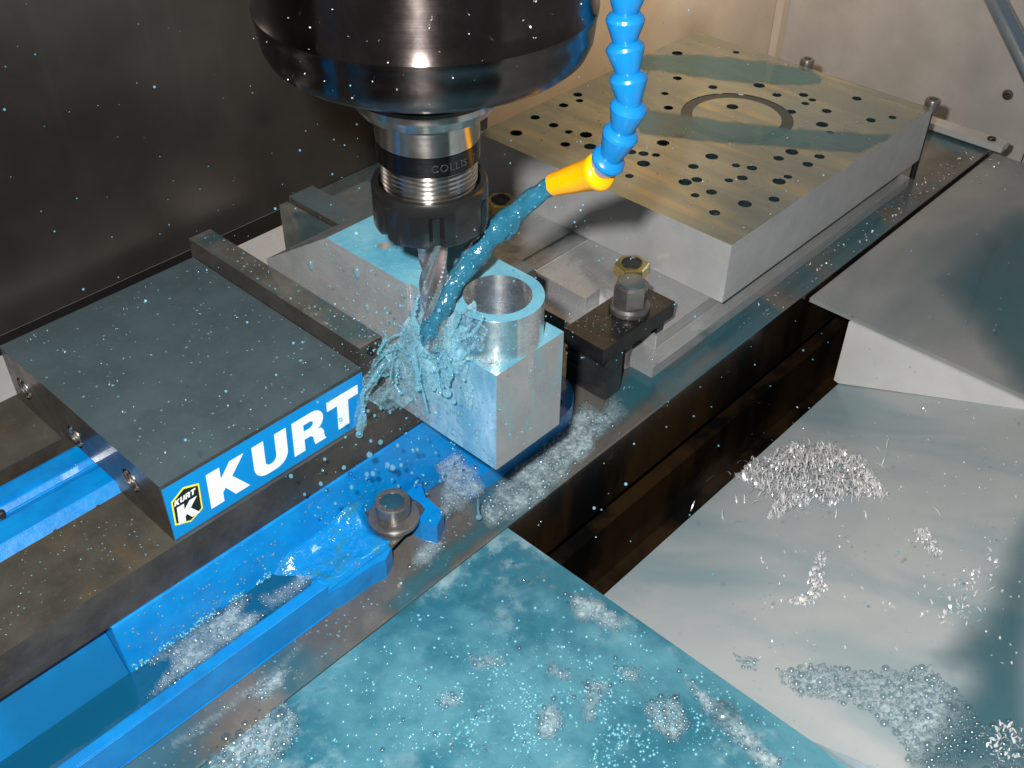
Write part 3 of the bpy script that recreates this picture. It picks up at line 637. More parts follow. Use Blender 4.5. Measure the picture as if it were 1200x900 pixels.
# ------------------------------------------------------------------ coolant hose and nozzle
hs = thing('coolant_hose', 'blue jointed coolant hose ending in an orange nozzle beside the spindle', 'coolant hose', (175, -112, 200))
HP = [(741, -48), (736, -18), (733, 16), (732, 50), (736, 86), (738, 121), (729, 153), (716, 184), (703, 199)]
HX = 176
hp = [at(u, v, x=HX) for u, v in HP]
for i in range(len(hp) - 1):
    p, q = hp[i], hp[i+1]; d = (q - p); L = d.length; M = d.to_track_quat('Z', 'Y').to_matrix()
    b = bmesh.new(); w0 = 1.0
    lathe(b, [(4.3, -1.0), (5.8, -0.4), (7.1, 0.9), (7.5, 2.1), (7.4, 2.8), (4.9, L*0.93), (4.6, L*0.97), (4.5, L + 0.3), (3.4, L + 0.4)], p, 36, M=M)
    link('segment', b, MAT['hose'], hs, smooth=24)
pn, pt = at(706, 200, x=HX), at(650, 216, x=HX)
d = (pt - pn); L = d.length; M = d.to_track_quat('Z', 'Y').to_matrix()
b = bmesh.new(); lathe(b, [(4.4, -1.2), (6.6, -0.8), (8.0, 0.6), (8.3, 1.8), (7.9, 3.6), (7.2, 6.0), (6.3, L*0.55), (5.5, L*0.85), (5.3, L), (4.8, L + 0.1), (4.5, L - 3), (4.2, 8)], pn, 40, M=M, cap1=False)
for v_ in b.verts:
    t_ = (v_.co - pn).dot(d) / L
    if t_ > L*0.93: v_.co += d.normalized() * 0.9 * noise.noise(v_.co * 0.35)
link('nozzle', b, MAT['nozzle'], hs, smooth=38)

# ------------------------------------------------------------------ coolant stream and splash: one body of liquid each
sb = bmesh.new()
SP = [(656,214,176,3.7),(640,221,174,4.1),(620,236,170,4.7),(600,253,165,5.2),(580,271,159,5.5),(562,291,153,5.7),(546,312,147,5.4),(532,333,140,5.0),(521,354,134,4.6),(510,374,129,4.4),(500,394,126,4.0)]
pts, rad = [], []
n_ = 50
for i in range(n_ + 1):
    t_ = i / n_ * (len(SP) - 1); k = min(int(t_), len(SP) - 2); f_ = t_ - k
    A_, B_ = SP[k], SP[k+1]; p = at(A_[0], A_[1], x=A_[2]).lerp(at(B_[0], B_[1], x=B_[2]), f_)
    t_ = i / n_
    pts.append(p + Vector((noise.noise((t_*9, 0, 1)), noise.noise((t_*9, 4, 1)), noise.noise((t_*9, 8, 1)))) * (1.6 * t_)); rad.append((A_[3]*(1-f_) + B_[3]*f_) + 1.7*noise.noise((t_*14, 2, 9)))
for q in range(4): pts = [pts[0]] + [(pts[i-1] + pts[i]*2 + pts[i+1]) / 4 for i in range(1, n_)] + [pts[-1]]
tube(sb, pts, rad, 26)
for v_ in sb.verts: v_.co += Vector((noise.noise(v_.co*.22), noise.noise(v_.co*.22 + Vector((9,0,0))), noise.noise(v_.co*.22 + Vector((0,9,0))))) * 0.9
for ph in (2.6,):      # thin cords twisting round the jet
    cord = []
    for i in range(10, n_ + 1):
        a = ph + i*0.16; q = ROT @ Vector((math.cos(a), math.sin(a), 0.25*math.sin(a*2))); cord.append(pts[i] + q*(rad[i] + 0.5 + 1.0*noise.noise((i*.2, ph, 3))))
    tube(sb, cord, [0.5 + 0.9*abs(noise.noise((i*.25, ph, 7))) for i in range(len(cord))], 8)
tag(link('coolant_stream', sb, MAT['stream'], smooth=70), 'rippling jet of blue coolant from the orange nozzle to the end mill', 'coolant jet')

mb = bpy.data.metaballs.new('splash'); mb.resolution = 0.06; mb.threshold = 0.25
mo = bpy.data.objects.new('splash', mb); C.objects.link(mo)
Q = 0.1
def ball(p, r):
    e = mb.elements.new(); e.co = Vector(p) * Q; e.radius = r * Q * 1.55; e.stiffness = 2.0
def strand(pix, r0, r1, n=10, **pl):
    P = [at(u, v, **pl) for u, v in pix]
    for i in range(n + 1):
        t_ = i / n * (len(P) - 1); k = min(int(t_), len(P) - 2); p = P[k].lerp(P[k+1], t_ - k)
        p = p + Vector((random.uniform(-.3, .3), random.uniform(-.5, .5), random.uniform(-.5, .5)))
        ball(p, r0 + (r1 - r0) * i / n)
def inside(p, poly):
    c = False; j = len(poly) - 1
    for i in range(len(poly)):
        a, d_ = poly[i], poly[j]
        if (a[1] > p[1]) != (d_[1] > p[1]) and p[0] < (d_[0]-a[0])*(p[1]-a[1])/(d_[1]-a[1]) + a[0]: c = not c
        j = i
    return c
def web(poly, r, step, fn):
    us = [q[0] for q in poly]; vs_ = [q[1] for q in poly]; u = min(us)
    while u < max(us):
        v = min(vs_)
        while v < max(vs_):
            if inside((u, v), poly) and noise.noise((u*.07, v*.07, 3)) > -0.32: ball(fn(u, v), r*(0.85 + 0.5*noise.noise((u*.05, v*.05, 8))))
            v += step
        u += step
wav = lambda x0: (lambda u, v: at(u, v, x=x0 + 3.0*noise.noise((u*.045, v*.045, 1))))
strand([(500, 400), (480, 408), (462, 404), (450, 424), (436, 446)], 1.5, 1.1, 34, y=-6)
strand([(436, 446), (424, 462), (426, 480), (419, 500)], 1.2, 1.0, 20, y=-4.5); ball(at(421, 509, y=-4.5), 2.0)
strand([(436, 446), (444, 440), (458, 438), (466, 446)], 1.1, 0.9, 14, y=-6)
strand([(452, 396), (444, 412), (452, 424)], 0.9, 1.2, 12, y=-6)
strand([(485, 418), (489, 436), (490, 450)], 1.4, 0.9, 16, x=127); ball(at(490, 455, x=127), 1.5)
strand([(520, 415), (528, 438), (525, 452)], 1.5, 0.9, 16, x=129); ball(at(524, 461, x=129), 2.0)
strand([(530, 400), (548, 394), (560, 384), (566, 372)], 1.3, 0.7, 18, x=134)
strand([(528, 392), (536, 376), (540, 368), (548, 360)], 1.1, 0.6, 16, x=134)
strand([(466, 430), (464, 452), (470, 462)], 1.0, 0.8, 12, x=130)
strand([(490, 346), (485, 372), (490, 390)], 0.8, 1.4, 16, x=129)
strand([(492, 412), (510, 424), (540, 420), (556, 404)], 1.1, 0.9, 24, x=130)
for k in range(22):
    u = random.gauss(502, 30); v_ = random.gauss(416, 22)
    ball(at(u, v_, x=random.uniform(126, 133)), random.uniform(0.6, 1.2))
bpy.context.view_layer.update(); dg = bpy.context.evaluated_depsgraph_get()
me = bpy.data.meshes.new_from_object(mo.evaluated_get(dg)); bpy.data.objects.remove(mo); bpy.data.metaballs.remove(mb)
b = bmesh.new(); b.from_mesh(me); bpy.data.meshes.remove(me)
for v_ in b.verts: v_.co = v_.co / Q
for q in range(2): bmesh.ops.smooth_vert(b, verts=b.verts, factor=0.5, use_axis_x=True, use_axis_y=True, use_axis_z=True)
o = link('coolant_splash', b, MAT['splash'], smooth=80); tag(o, kind='stuff')

# ------------------------------------------------------------------ drops: in the air and lying on the surfaces
b = bmesh.new()
for k in range(620):
    dr = Vector((random.gauss(0, 1), random.gauss(0, 1), random.gauss(0, 0.8))).normalized(); r = 18 + abs(random.gauss(0, 95))
    p = Vector((AX[0], AX[1], 50)) + dr * r
    if p.z < 4 or (p - CAM).length < 220: continue
    s_ = 0.24 + 0.5*random.random()**3
    blob(b, p, s_, 1)
for k in range(40):      # far spray in front of the dark wall and over the gap
    u, v_ = random.uniform(0, 460), random.uniform(0, 300)
    blob(b, at(u, v_, y=random.uniform(120, 300)), random.uniform(0.25, 0.6), 1)
for k in range(110):
    u = random.uniform(590, 1190); v_ = random.uniform(300, 720); p = at(u, v_, z=random.uniform(-100, -60))
    blob(b, p, random.uniform(0.3, 0.75), 1)
big = [(420,508,1.8),(446,478,1.4),(457,483,1.3),(439,487,1.3),(437,555,1.9),(433,533,2.2),(446,518,2.0),(466,522,1.4),(460,548,2.6),(454,545,2.0),(470,545,1.5),(484,528,1.5),(430,556,1.6),(403,548,1.5),(412,571,1.4),(376,567,1.6),(341,558,1.5),(393,590,1.3),(541,600,1.7),(514,612,2.2),(533,578,2.6),(529,640,2.6),(519,555,1.6),(555,600,1.2),(570,625,2.8),(583,598,1.0),(498,610,1.6),(506,668,1.5),(440,440,1.6),(524,462,2.0),(490,452,1.6)]
for u, v_, s_ in big:
    p = at(u, v_, y=-30 if v_ > 520 else -9); blob(b, p, s_*0.70, 2, (random.uniform(.8, 1.1), 1, random.uniform(0.9, 1.7)))
tube(b, [at(560, 585, y=-50), at(560, 596, y=-50), at(561, 604, y=-50)], [0.35, 0.5, 0.9], 8); blob(b, at(561, 606, y=-50), 1.9, 2)
for k in range(520):     # dense spray round the cutter
    u, v_ = random.gauss(492, 46), random.gauss(415, 42); blob(b, at(u, v_, x=random.uniform(112, 133)), 0.16 + 0.42*random.random()**3, 1)
for k in range(11):      # thin threads of coolant thrown off the cutter
    a = random.uniform(math.radians(150), math.radians(350)); r0 = random.uniform(8, 22); r1 = r0 + random.uniform(5, 26); u0, v0 = 500 + random.gauss(0, 16), 408 + random.gauss(0, 10); th_ = []; bend = random.uniform(-26, 26)
    for q in range(9):
        t_ = q/8; r = r0 + (r1 - r0)*t_; th_.append(at(u0 + r*1.35*math.cos(a), v0 - r*math.sin(a) + bend*t_*t_ + 14*t_*t_, x=random.uniform(127.5, 129) - 4*t_))
    for q in range(2): th_ = [th_[0]] + [(th_[z-1] + th_[z]*2 + th_[z+1])/4 for z in range(1, 8)] + [th_[-1]]
    tube(b, th_, [random.uniform(0.18, 0.6) for q in range(9)], 7); blob(b, th_[-1], random.uniform(0.6, 1.2), 1)
for k in range(900):     # mist
    dr = Vector((random.gauss(-0.4, 1), random.gauss(-0.5, 1), random.gauss(0, 0.9))); p = Vector((AX[0] - 6, AX[1] - 6, 38)) + dr * abs(random.gauss(0, 16))
    if p.x < 135.5: blob(b, p, random.uniform(0.10, 0.26), 1)
for k in range(120):     # drops flung below the block
    u, v_ = random.gauss(480, 55), random.gauss(545, 30); blob(b, at(u, v_, y=random.uniform(-34, -12)), 0.25 + 0.8*random.random()**3, 1, (1, 1, random.uniform(1, 1.6)))
for k in range(70):      # flecks torn off the jet
    t_ = random.random(); i_ = int(t_ * n_); p = pts[i_] + (CAM - pts[i_]).normalized() * (rad[i_] + 0.4); side = ROT @ Vector((random.uniform(-4.5, 4.5), random.uniform(-2, 2), 0)); blob(b, p + side, random.uniform(0.25, 0.6), 1)
o = link('coolant_drops', b, MAT['coolant'], smooth=80); tag(o, kind='stuff')
b = bmesh.new()
for k in range(150): blob(b, (random.uniform(2, 118), random.uniform(2, 150), -0.05), random.uniform(0.3, 0.95)*(1 if random.random() < .9 else 1.7), 1, (1, 1, 0.5))
for k in range(50): blob(b, (random.uniform(123, 135), random.uniform(3, 150), 12), random.uniform(0.3, 1.2), 1, (1, 1, 0.5))
for k in range(60): blob(b, (random.uniform(138, 182), random.uniform(-20, 38), BT), random.uniform(0.3, 0.9), 1, (1, 1, 0.5))
for k in range(90): blob(b, (WX0, random.uniform(-80, 0), random.uniform(-26, 28)), random.uniform(0.4, 1.3), 2, (0.5, 1, 1.2))
for k in range(45): blob(b, (WX0, random.uniform(0, 40), random.uniform(18, 52)), random.uniform(0.3, 1.1), 1, (0.5, 1, 1.2))
for u, v_, s_ in ((364,311,2.6),(418,320,2.9),(552,412+60,2.6),(487,471,2.3),(548,467,2.6),(430,361,2.2)): blob(b, at(u, v_, x=WX0), s_, 2, (0.45, 0.75, 1.35))
for k in range(60): blob(b, (random.uniform(138, 183), WY0, random.uniform(-27, 30)), random.uniform(0.3, 0.7), 1, (1, 0.5, 1.1))
for k in range(150): blob(b, (random.uniform(-60, 160), random.uniform(-58, -37), TZ), random.uniform(0.4, 1.2), 1, (1, 1, 0.5))
for k in range(160):
    x, y = random.uniform(-38, 110), random.uniform(-8, -3); blob(b, (x, y, -60 - (-3 - y)*5.5), random.uniform(0.3, 0.9), 1)
for k in range(110): blob(b, (random.uniform(-110, -5), random.uniform(0, 46), -36), random.uniform(0.25, 0.7), 1, (1, 1, 0.5))
for k in range(80): blob(b, (random.uniform(286, 358), random.uniform(-32, -1), -62), random.uniform(0.3, 0.8), 1, (1, 1, 0.5))
for k in range(120): blob(b, (random.uniform(414, 705), random.uniform(-38, 195), -40), random.uniform(0.4, 1.0), 1, (1, 1, 0.45))
for k in range(60): blob(b, (random.uniform(57, 100), random.uniform(-36, -8), random.uniform(-93, -90)), random.uniform(0.4, 1.2), 1)
o = link('clinging_drops', b, MAT['clear'], smooth=80); tag(o, kind='stuff')

# ------------------------------------------------------------------ foam
def rough_poly(poly, amp, n=8):
    out = []
    for i in range(len(poly)):
        a, d_ = Vector(poly[i]), Vector(poly[(i+1) % len(poly)])
        for k in range(n):
            p = a.lerp(d_, k/n); q = noise.noise((p.x*.06, p.y*.06, 5)); q2 = noise.noise((p.x*.06, p.y*.06, 15)); out.append((p.x + q*amp, p.y + q2*amp))
    return out
BUB = {}
def dome(bm, c, r, up=Vector((0, 0, 1)), n=10):
    M = up.to_track_quat('Z', 'Y').to_matrix(); rings = []
    for z, rr in ((0, 1), (0.38, 0.93), (0.68, 0.70), (0.86, 0.38)):
        rings.append([bm.verts.new(c + M @ Vector((rr*r*math.cos(2*PI*i/n), rr*r*math.sin(2*PI*i/n), z*r*0.95))) for i in range(n)])
    for a, d_ in zip(rings, rings[1:]):
        for i in range(n): bm.faces.new((a[i], a[(i+1)%n], d_[(i+1)%n], d_[i]))
    bm.faces.new(rings[-1])
def soft(bm, poly, fn, up, lift, fade=9.0, step=4.5):
    lay = bm.verts.layers.float.get('body') or bm.verts.layers.float.new('body'); V = {}
    u0, u1 = min(p[0] for p in poly), max(p[0] for p in poly); v0, v1 = min(p[1] for p in poly), max(p[1] for p in poly)
    segs = [(Vector(poly[i]), Vector(poly[(i+1) % len(poly)])) for i in range(len(poly))]
    for i in range(int((u1-u0)/step) + 2):
        for j in range(int((v1-v0)/step) + 2):
            q = Vector((u0 + i*step, v0 + j*step)); dist = 1e9
            for a, c_ in segs:
                e = c_ - a; t_ = max(0, min(1, (q-a).dot(e) / max(e.dot(e), 1e-6))); dist = min(dist, (a + e*t_ - q).length)
            if not inside(q, poly): dist = -dist
            if dist > -step*1.5: v = bm.verts.new(fn(q.x, q.y) + up*lift); v[lay] = max(0, min(1, dist/fade)); V[i, j] = v
    for (i, j), a in list(V.items()):
        k = [V.get(x) for x in ((i, j), (i+1, j), (i+1, j+1), (i, j+1))]
        if all(k): bm.faces.new(k)
fb, ff = bmesh.new(), bmesh.new()
def foam(poly, fn, count, r0, r1, up=Vector((0, 0, 1)), base=True, amp=7, pw=2.5):
    poly = rough_poly(poly, amp)
    us = [p[0] for p in poly]; vs_ = [p[1] for p in poly]
    if base: soft(ff, poly, fn, up, 0.25)
    grid = {}; done = 0
    for k in range(count * 6):
        if done >= count: break
        u, v = random.uniform(min(us), max(us)), random.uniform(min(vs_), max(vs_))
        if not inside((u, v), poly): continue
        p = fn(u, v); r = r0 + (r1 - r0) * random.random()**pw; key = (int(p.x//5), int(p.y//5)); ok = True
        for dx in (-1, 0, 1):
            for dy in (-1, 0, 1):
                for q, rq in grid.get((key[0]+dx, key[1]+dy), ()):
                    if (q - p).length < (r + rq)*0.86: ok = False; break
        if not ok: continue
        grid.setdefault(key, []).append((p, r)); dome(fb, p + up*0.2, r, up); done += 1
onT = lambda u, v: at(u, v, z=TZ + 0.2)
onP = lambda u, v: at(u, v, z=-91.0)
onW = lambda u, v: at(u, v, z=-110.3)
onC = lambda u, v: at_chute(u, v, 0.2)
UPC = Vector((0, CH_S, 1)).normalized()
foam([(580,568),(610,545),(650,512),(685,468),(700,478),(722,462),(738,482),(722,500),(700,512),(690,535),(650,572),(610,606),(575,618),(560,598)], onT, 800, 0.7, 2.3)
foam([(171,775),(203,753),(240,729),(277,700),(296,695),(283,721),(315,713),(293,740),(256,764),(219,791),(187,812),(171,820),(197,785),(199,769),(176,780)], onP, 620, 0.6, 2.3, amp=3)
foam([(200,870),(260,830),(330,775),(352,752),(356,758),(335,782),(262,838),(205,878)], onT, 160, 0.4, 1.0, amp=2)
foam([(290,820),(300,795),(335,780),(350,785),(330,805),(312,822)], onT, 90, 0.6, 1.8)
foam([(240,895),(262,862),(300,830),(335,822),(352,845),(340,880),(310,905),(250,910)], onW, 330, 0.9, 3.2)
foam([(508,610),(520,640),(500,665),(478,660),(490,640),(505,625)], onT, 90, 0.7, 2.0)
for poly, n_ in (([(655,695),(700,700),(738,728),(722,742),(680,728)], 150), ([(795,788),(860,832),(925,895),(900,905),(835,852)], 150), ([(625,840),(650,815),(662,840),(655,868),(632,866)], 130), ([(680,800),(705,810),(702,845),(686,850)], 60), ([(750,820),(790,815),(812,845),(790,875),(760,850)], 150), ([(640,775),(670,785),(668,795),(640,792)], 50), ([(545,765),(590,770),(596,782),(556,784)], 50), ([(515,810),(545,812),(540,830),(520,830)], 40), ([(725,778),(755,785),(748,800),(728,798)], 50), ([(690,798),(716,800),(712,812),(692,812)], 30)):
    foam(poly, onW, n_, 0.7, 2.0)
for k in range(50):
    u, v_ = random.uniform(430, 900), random.uniform(650, 890); p = onW(u, v_)
    if p.x < 160 and p.y < -68: dome(fb, p, random.uniform(0.6, 1.6))
fz = bmesh.new()
for k in range(15000):
    u, v_ = random.uniform(300, 980), random.uniform(640, 900)
    if random.random() > (0.05 + 0.75*math.exp(-((u-660)/170)**2 - ((v_-845)/70)**2)) * max(0.04, 0.6 + 1.9*noise.noise((u*.03, v_*.04, 4)) + 0.8*noise.noise((u*.09, v_*.12, 9))): continue
    p = onW(u, v_)
    if p.x < 163 and p.y < -66: dome(fz, p - Vector((0, 0, .2)), 0.22 + 0.9*random.random()**2, n=6)
for k in range(420):
    x = random.uniform(-40, 108); t_ = abs(random.gauss(0, 1)); y = -7.6 - random.random()*3*(x > 30); z = -91.3 + t_*2.0
    if noise.noise((x*.12, 0, 6)) > -0.1: dome(fz, Vector((x, -7.6 + (z+91.3)*0.12, z)), random.uniform(0.2, 0.7), Vector((0, -0.8, 0.6)), n=6)
tag(link('coolant_fizz', fz, MAT['fizz'], smooth=80), kind='stuff')
foam([(540,417),(575,408),(612,416),(590,430),(570,432)], lambda u, v: at(u, v, z=LZ), 110, 0.3, 0.9, amp=3)
foam([(905,785),(960,778),(1020,788),(1090,780),(1130,815),(1150,850),(1140,905),(1070,905),(1050,860),(1000,825),(930,815)], onC, 1000, 0.6, 2.2, UPC)
foam([(1145,850),(1185,845),(1205,870),(1205,905),(1150,905)], onC, 200, 0.6, 2.4, UPC)
foam([(860,768),(890,775),(888,787),(866,782)], onC, 26, 0.8, 1.8, UPC)
foam([(498,520),(515,512),(535,525),(552,545),(570,562),(560,580),(540,600),(520,612),(512,595),(520,570),(505,545)], lambda u, v: at(u, v, z=-93.5), 330, 0.5, 2.0, amp=10)
foam([(300,700),(330,690),(350,668),(372,660),(368,680),(345,700),(318,716)], onP, 90, 0.5, 1.5, amp=6)
tag(link('coolant_bubbles', fb, MAT['bubble'], smooth=80), kind='stuff')
tag(link('coolant_foam', ff, MAT['foam'], smooth=80), kind='stuff')
fp = bmesh.new()
soft(fp, rough_poly([(1075,775),(1110,745),(1150,700),(1185,610),(1230,560),(1230,930),(1080,930),(1050,890),(1090,850),(1120,800)], 10), onC, UPC, 0.3, 45, 9)
soft(fp, rough_poly([(1080,330),(1140,400),(1190,470),(1240,480),(1240,250),(1190,240),(1140,280)], 8), lambda u, v: at(u, v, z=-114.3), Vector((0, 0, 1)), 0.2, 40, 9)
plt = lambda u, v: at(u, v, z=-40.0)
UPZ = Vector((0, 0, 1))
soft(fp, rough_poly([(752,63),(830,64),(900,72),(950,82),(966,91),(962,98),(935,101),(880,98),(820,92),(770,84),(735,80)], 2), plt, UPZ, 0.15, 3.0, 2.5)
soft(fp, rough_poly([(745,126),(830,138),(890,146),(950,152),(1048,157),(1040,165),(1010,179),(970,178),(900,171),(830,167),(748,158)], 2), plt, UPZ, 0.15, 3.0, 2.5)
soft(fp, rough_poly([(720,450),(745,425),(790,425),(860,360),(900,345),(840,410),(770,465),(700,520),(680,512)], 6), onT, UPZ, 0.15, 12, 5)
soft(fp, rough_poly([(440,720),(500,650),(560,610),(600,605),(560,640),(470,725)], 8), onT, UPZ, 0.15, 12, 5)
sh_ = bmesh.new()
for poly, x_, ph in (([(448,404),(470,388),(492,378),(512,388),(540,384),(562,376),(566,400),(550,424),(534,438),(512,430),(498,446),(480,436),(462,448),(446,440)], 129, 1), ([(440,430),(470,405),(510,392),(545,398),(550,415),(520,452),(488,470),(462,482),(452,470),(470,445)], 133, 5),
    ([(470,395),(490,350),(505,380),(530,370),(552,352),(560,372),(535,410),(500,420),(475,412)], 132, 9), ([(500,425),(530,420),(556,440),(548,490),(520,478),(500,455)], 134.5, 13)):
    soft(sh_, rough_poly(poly, 16), (lambda u, v, x_=x_, ph=ph: at(u, v, x=x_ + 3.2*noise.noise((u*.05, v*.05, ph)))), Vector((-1, 0, 0)), 0.0, 10, 2.2)
for poly, y_, ph in (([(452,400),(462,408),(448,436),(436,452),(430,474),(430,498),(424,508),(414,500),(416,478),(422,458),(430,440),(442,418)], -5, 3), ([(430,470),(440,452),(470,440),(486,448),(478,470),(455,480)], -8, 6)):
    soft(sh_, rough_poly(poly, 8), (lambda u, v, y_=y_, ph=ph: at(u, v, y=y_ + 1.6*noise.noise((u*.06, v*.06, ph)))), Vector((0, -1, 0)), 0.0, 6, 2.0)
tag(link('coolant_sheets', sh_, MAT['sheet'], smooth=80), kind='stuff')
tag(link('coolant_veil', fp, MAT['veil'], smooth=80), kind='stuff')
# single big bubbles
b = bmesh.new()
for u, v_, r_, fn in ((848, 838, 7.5, onW), (326, 838, 4.5, onW), (262, 891, 4.5, onW), (256, 718, 3.4, onP), (277, 707, 2.4, onP)): dome(b, fn(u, v_), r_, n=24)
tag(link('large_bubbles', b, MAT['bubble'], smooth=80), kind='stuff')

# ------------------------------------------------------------------ drilled plate and the plates it stands on
PT = -40.0
pl = thing('drilled_plate', 'thick aluminium plate peppered with drilled holes, lying beyond the vise', 'fixture plate', (560, 80, -87.8))
b = bmesh.new(); box(b, 412.5, 711, -39, 203, -87.8, PT); body = link('plate_body', b, [MAT['alu_plate'], MAT['alu_side'], MAT['pool_dark']], pl)
Zh = [(185,402),(95,427),(130,432),(165,436),(130,460),(150,461),(90,495),(270,468),(322,440),(390,465),(435,472),(510,445),(547,427),(625,440),(592,462),(536,497),(511,510),(408,500),(370,507),(280,505),(247,512),(275,549),(321,540),(330,598),(415,573),(497,560),(585,406),(655,373),(632,350),(545,314),(585,291),(645,312),(673,316),(605,281),(580,267),(505,267),(455,240),(730,277),(770,338),(830,330),(380,300),(325,245),(190,263),(225,220),(225,150),(390,147),(200,303),(232,380)]
Z1 = [(852,374),(957,352),(985,296),(1000,371),(1048,379),(1025,266),(1030,283),(990,406),(1060,412),(700,400),(905,330)]
holes = [(700 + a/2.4, c/2.4) for a, c in Zh] + [(250 + a/2.4, c/2.4) for a, c in Z1]
cb = bmesh.new(); pos = []
for i, (u, v_) in enumerate(holes):
    p = at(u, v_, z=PT)
    r = 5.0 if i % 4 == 0 else 4.0 if i % 3 else 3.2
    if not (418 < p.x < 704 and -33 < p.y < 196) or any((q - p).length < r + s_ + 0.7 for q, s_ in pos): continue
    pos.append((p, r)); lathe(cb, [(r, PT - 9), (r, PT + 5)], (p.x, p.y, 0), 20)
RC = (582, 70.5)
boolean(body, cb)
rr = [(36.5, PT-1.5), (46, PT-1.5), (46, PT+4), (36.5, PT+4)]
cb = bmesh.new(); rings = []
for r, z in rr: rings.append([cb.verts.new((RC[0] + r*math.cos(2*PI*i/80), RC[1] + r*math.sin(2*PI*i/80), z)) for i in range(80)])
for q in range(4):
    for i in range(80): cb.faces.new((rings[q][i], rings[q][(i+1)%80], rings[(q+1)%4][(i+1)%80], rings[(q+1)%4][i]))
boolean(body, cb)
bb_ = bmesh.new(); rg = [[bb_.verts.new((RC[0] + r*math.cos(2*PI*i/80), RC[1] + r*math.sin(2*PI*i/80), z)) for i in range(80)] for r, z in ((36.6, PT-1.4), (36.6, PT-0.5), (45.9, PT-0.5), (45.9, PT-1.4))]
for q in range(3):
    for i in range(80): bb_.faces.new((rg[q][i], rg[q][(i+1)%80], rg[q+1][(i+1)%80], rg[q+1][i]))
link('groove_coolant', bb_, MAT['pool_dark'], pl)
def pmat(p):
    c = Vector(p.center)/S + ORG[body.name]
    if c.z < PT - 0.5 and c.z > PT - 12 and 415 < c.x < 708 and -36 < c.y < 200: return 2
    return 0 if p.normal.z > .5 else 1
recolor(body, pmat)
bv = body.modifiers.new('edge', 'BEVEL'); bv.width = 0.7*S; bv.segments = 2; bv.limit_method = 'ANGLE'; bv.angle_limit = math.radians(50)

sub = thing('tooling_plate', 'stepped pale metal base plates under the drilled plate, resting on the table', 'base plate', (520, 60, TZ))
b = bmesh.new(); box(b, 332.5, 700, -40, 98, TZ + .05, -100); link('lower_plate', b, MAT['tooling'], sub, bevel=0.7)
b = bmesh.new(); prism(b, [(350, -28.5), (700, -28.5), (700, 84), (350, 84), (350, 34.5), (366, 34.5), (369, 31), (369, 8), (366, 5), (350, 5)], XY, -99.9, -88); merge_caps(b); link('upper_plate', b, MAT['tooling'], sub, bevel=0.7)
b = bmesh.new(); box(b, 352, 700, 84.4, 87, -99.9, -91); box(b, 356, 700, 87, 101, -99.9, -89.6); link('slot_bar', b, MAT['tooling'], sub, bevel=0.6)
b = bmesh.new(); box(b, 352, 700, 101.2, 190, TZ + .05, -87.9); link('rear_plate', b, MAT['tooling'], sub, bevel=0.9)

def cam_nut(loc, label):
    t = thing('clamping_nut', label, 'nut', loc, 'brass coloured nuts at the foot of the drilled plate')
    x, y, z = loc; b = bmesh.new(); lathe(b, [(13, z), (13, z + 8.6), (12.0, z + 9.3)], (x, y, 0), 6, M=Matrix.Rotation(math.radians(14), 3, 'Z')); 
    o = link('nut_body', b, MAT['zinc'], t, bevel=0.35)
    b = bmesh.new(); lathe(b, [(7.6, z + 9.35), (7.4, z + 10.4), (6.6, z + 10.6), (6.0, z + 9.6)], (x, y, 0), 32); link('cam_screw', b, MAT['heel'], t, smooth=40)
    return t
n1_ = cam_nut((397.5, 31, -88), 'brass coloured hexagonal nut on the base plate, just behind the black strap clamp')
copy_thing(n1_, (0, 132, 0.1), 'brass coloured hexagonal nut half hidden behind the coolant jet, beside the spindle')

# ------------------------------------------------------------------ strap clamp
cl = thing('strap_clamp', 'black strap clamp bar bridging a heel block and the base plate', 'clamp', (320, -17, -87.9))
b = bmesh.new(); prism(b, [[(284.5, -33.2), (359, -33.8), (359, 0), (285.5, 0)], arc(327, -16.5, 6.5, 90, 270, 10) + arc(337, -16.5, 6.5, -90, 90, 10)], XY, -74, -62); link('bar', b, MAT['black'], cl, bevel=0.8)
b = bmesh.new(); box(b, 351, 358.5, -27.5, -3, -87.9, -73.8); link('toe', b, MAT['black'], cl, bevel=0.6)
hb = thing('heel_block', 'grey black steel step block holding up the near end of the strap clamp', 'block', (300, -15, TZ))
b = bmesh.new(); box(b, 292, 308, -32, 2, TZ + .05, -74.2); link('block', b, MAT['heel'], hb, bevel=0.7)
b = bmesh.new(); box(b, 290.2, 291.9, -32.5, 2.3, -84, -81.5); box(b, 290.6, 291.9, -30, 1, -93, -91.2); box(b, 290.8, 291.9, -29, 0, -101, -99.6); link('step_edge', b, MAT['heel'], hb, bevel=0.3)
cb_ = thing('clamp_bolt', 'hexagon flange nut on a threaded stud through the black strap clamp', 'bolt', (331, -17, TZ))
b = bmesh.new(); lathe(b, [(13.4, -61.8), (13.8, -60.6), (13.6, -58), (12, -56.4), (9, -56.2)], (331, -17, 0), 48); link('flange', b, MAT['bolt'], cb_, smooth=35)
b = bmesh.new(); lathe(b, [(11.6, -56.1), (11.6, -42.5), (10.2, -40.6)], (331, -17, 0), 6, M=Matrix.Rotation(math.radians(25), 3, 'Z')); link('hex', b, MAT['bolt'], cb_, bevel=0.5)
b = bmesh.new(); lathe(b, [(8.8, -40.5), (8.6, -39.6), (7.6, -39.4)], (331, -17, 0), 40); link('bolt_cap', b, MAT['jaw_top'], cb_, smooth=40)
b = bmesh.new(); pr = []
for k in range(30): pr += [(4.5, TZ + .2 + k*1.7), (3.9, TZ + 1.05 + k*1.7)]
lathe(b, pr, (331, -17, 0), 28); link('stud', b, MAT['bolt'], cb_, smooth=30)

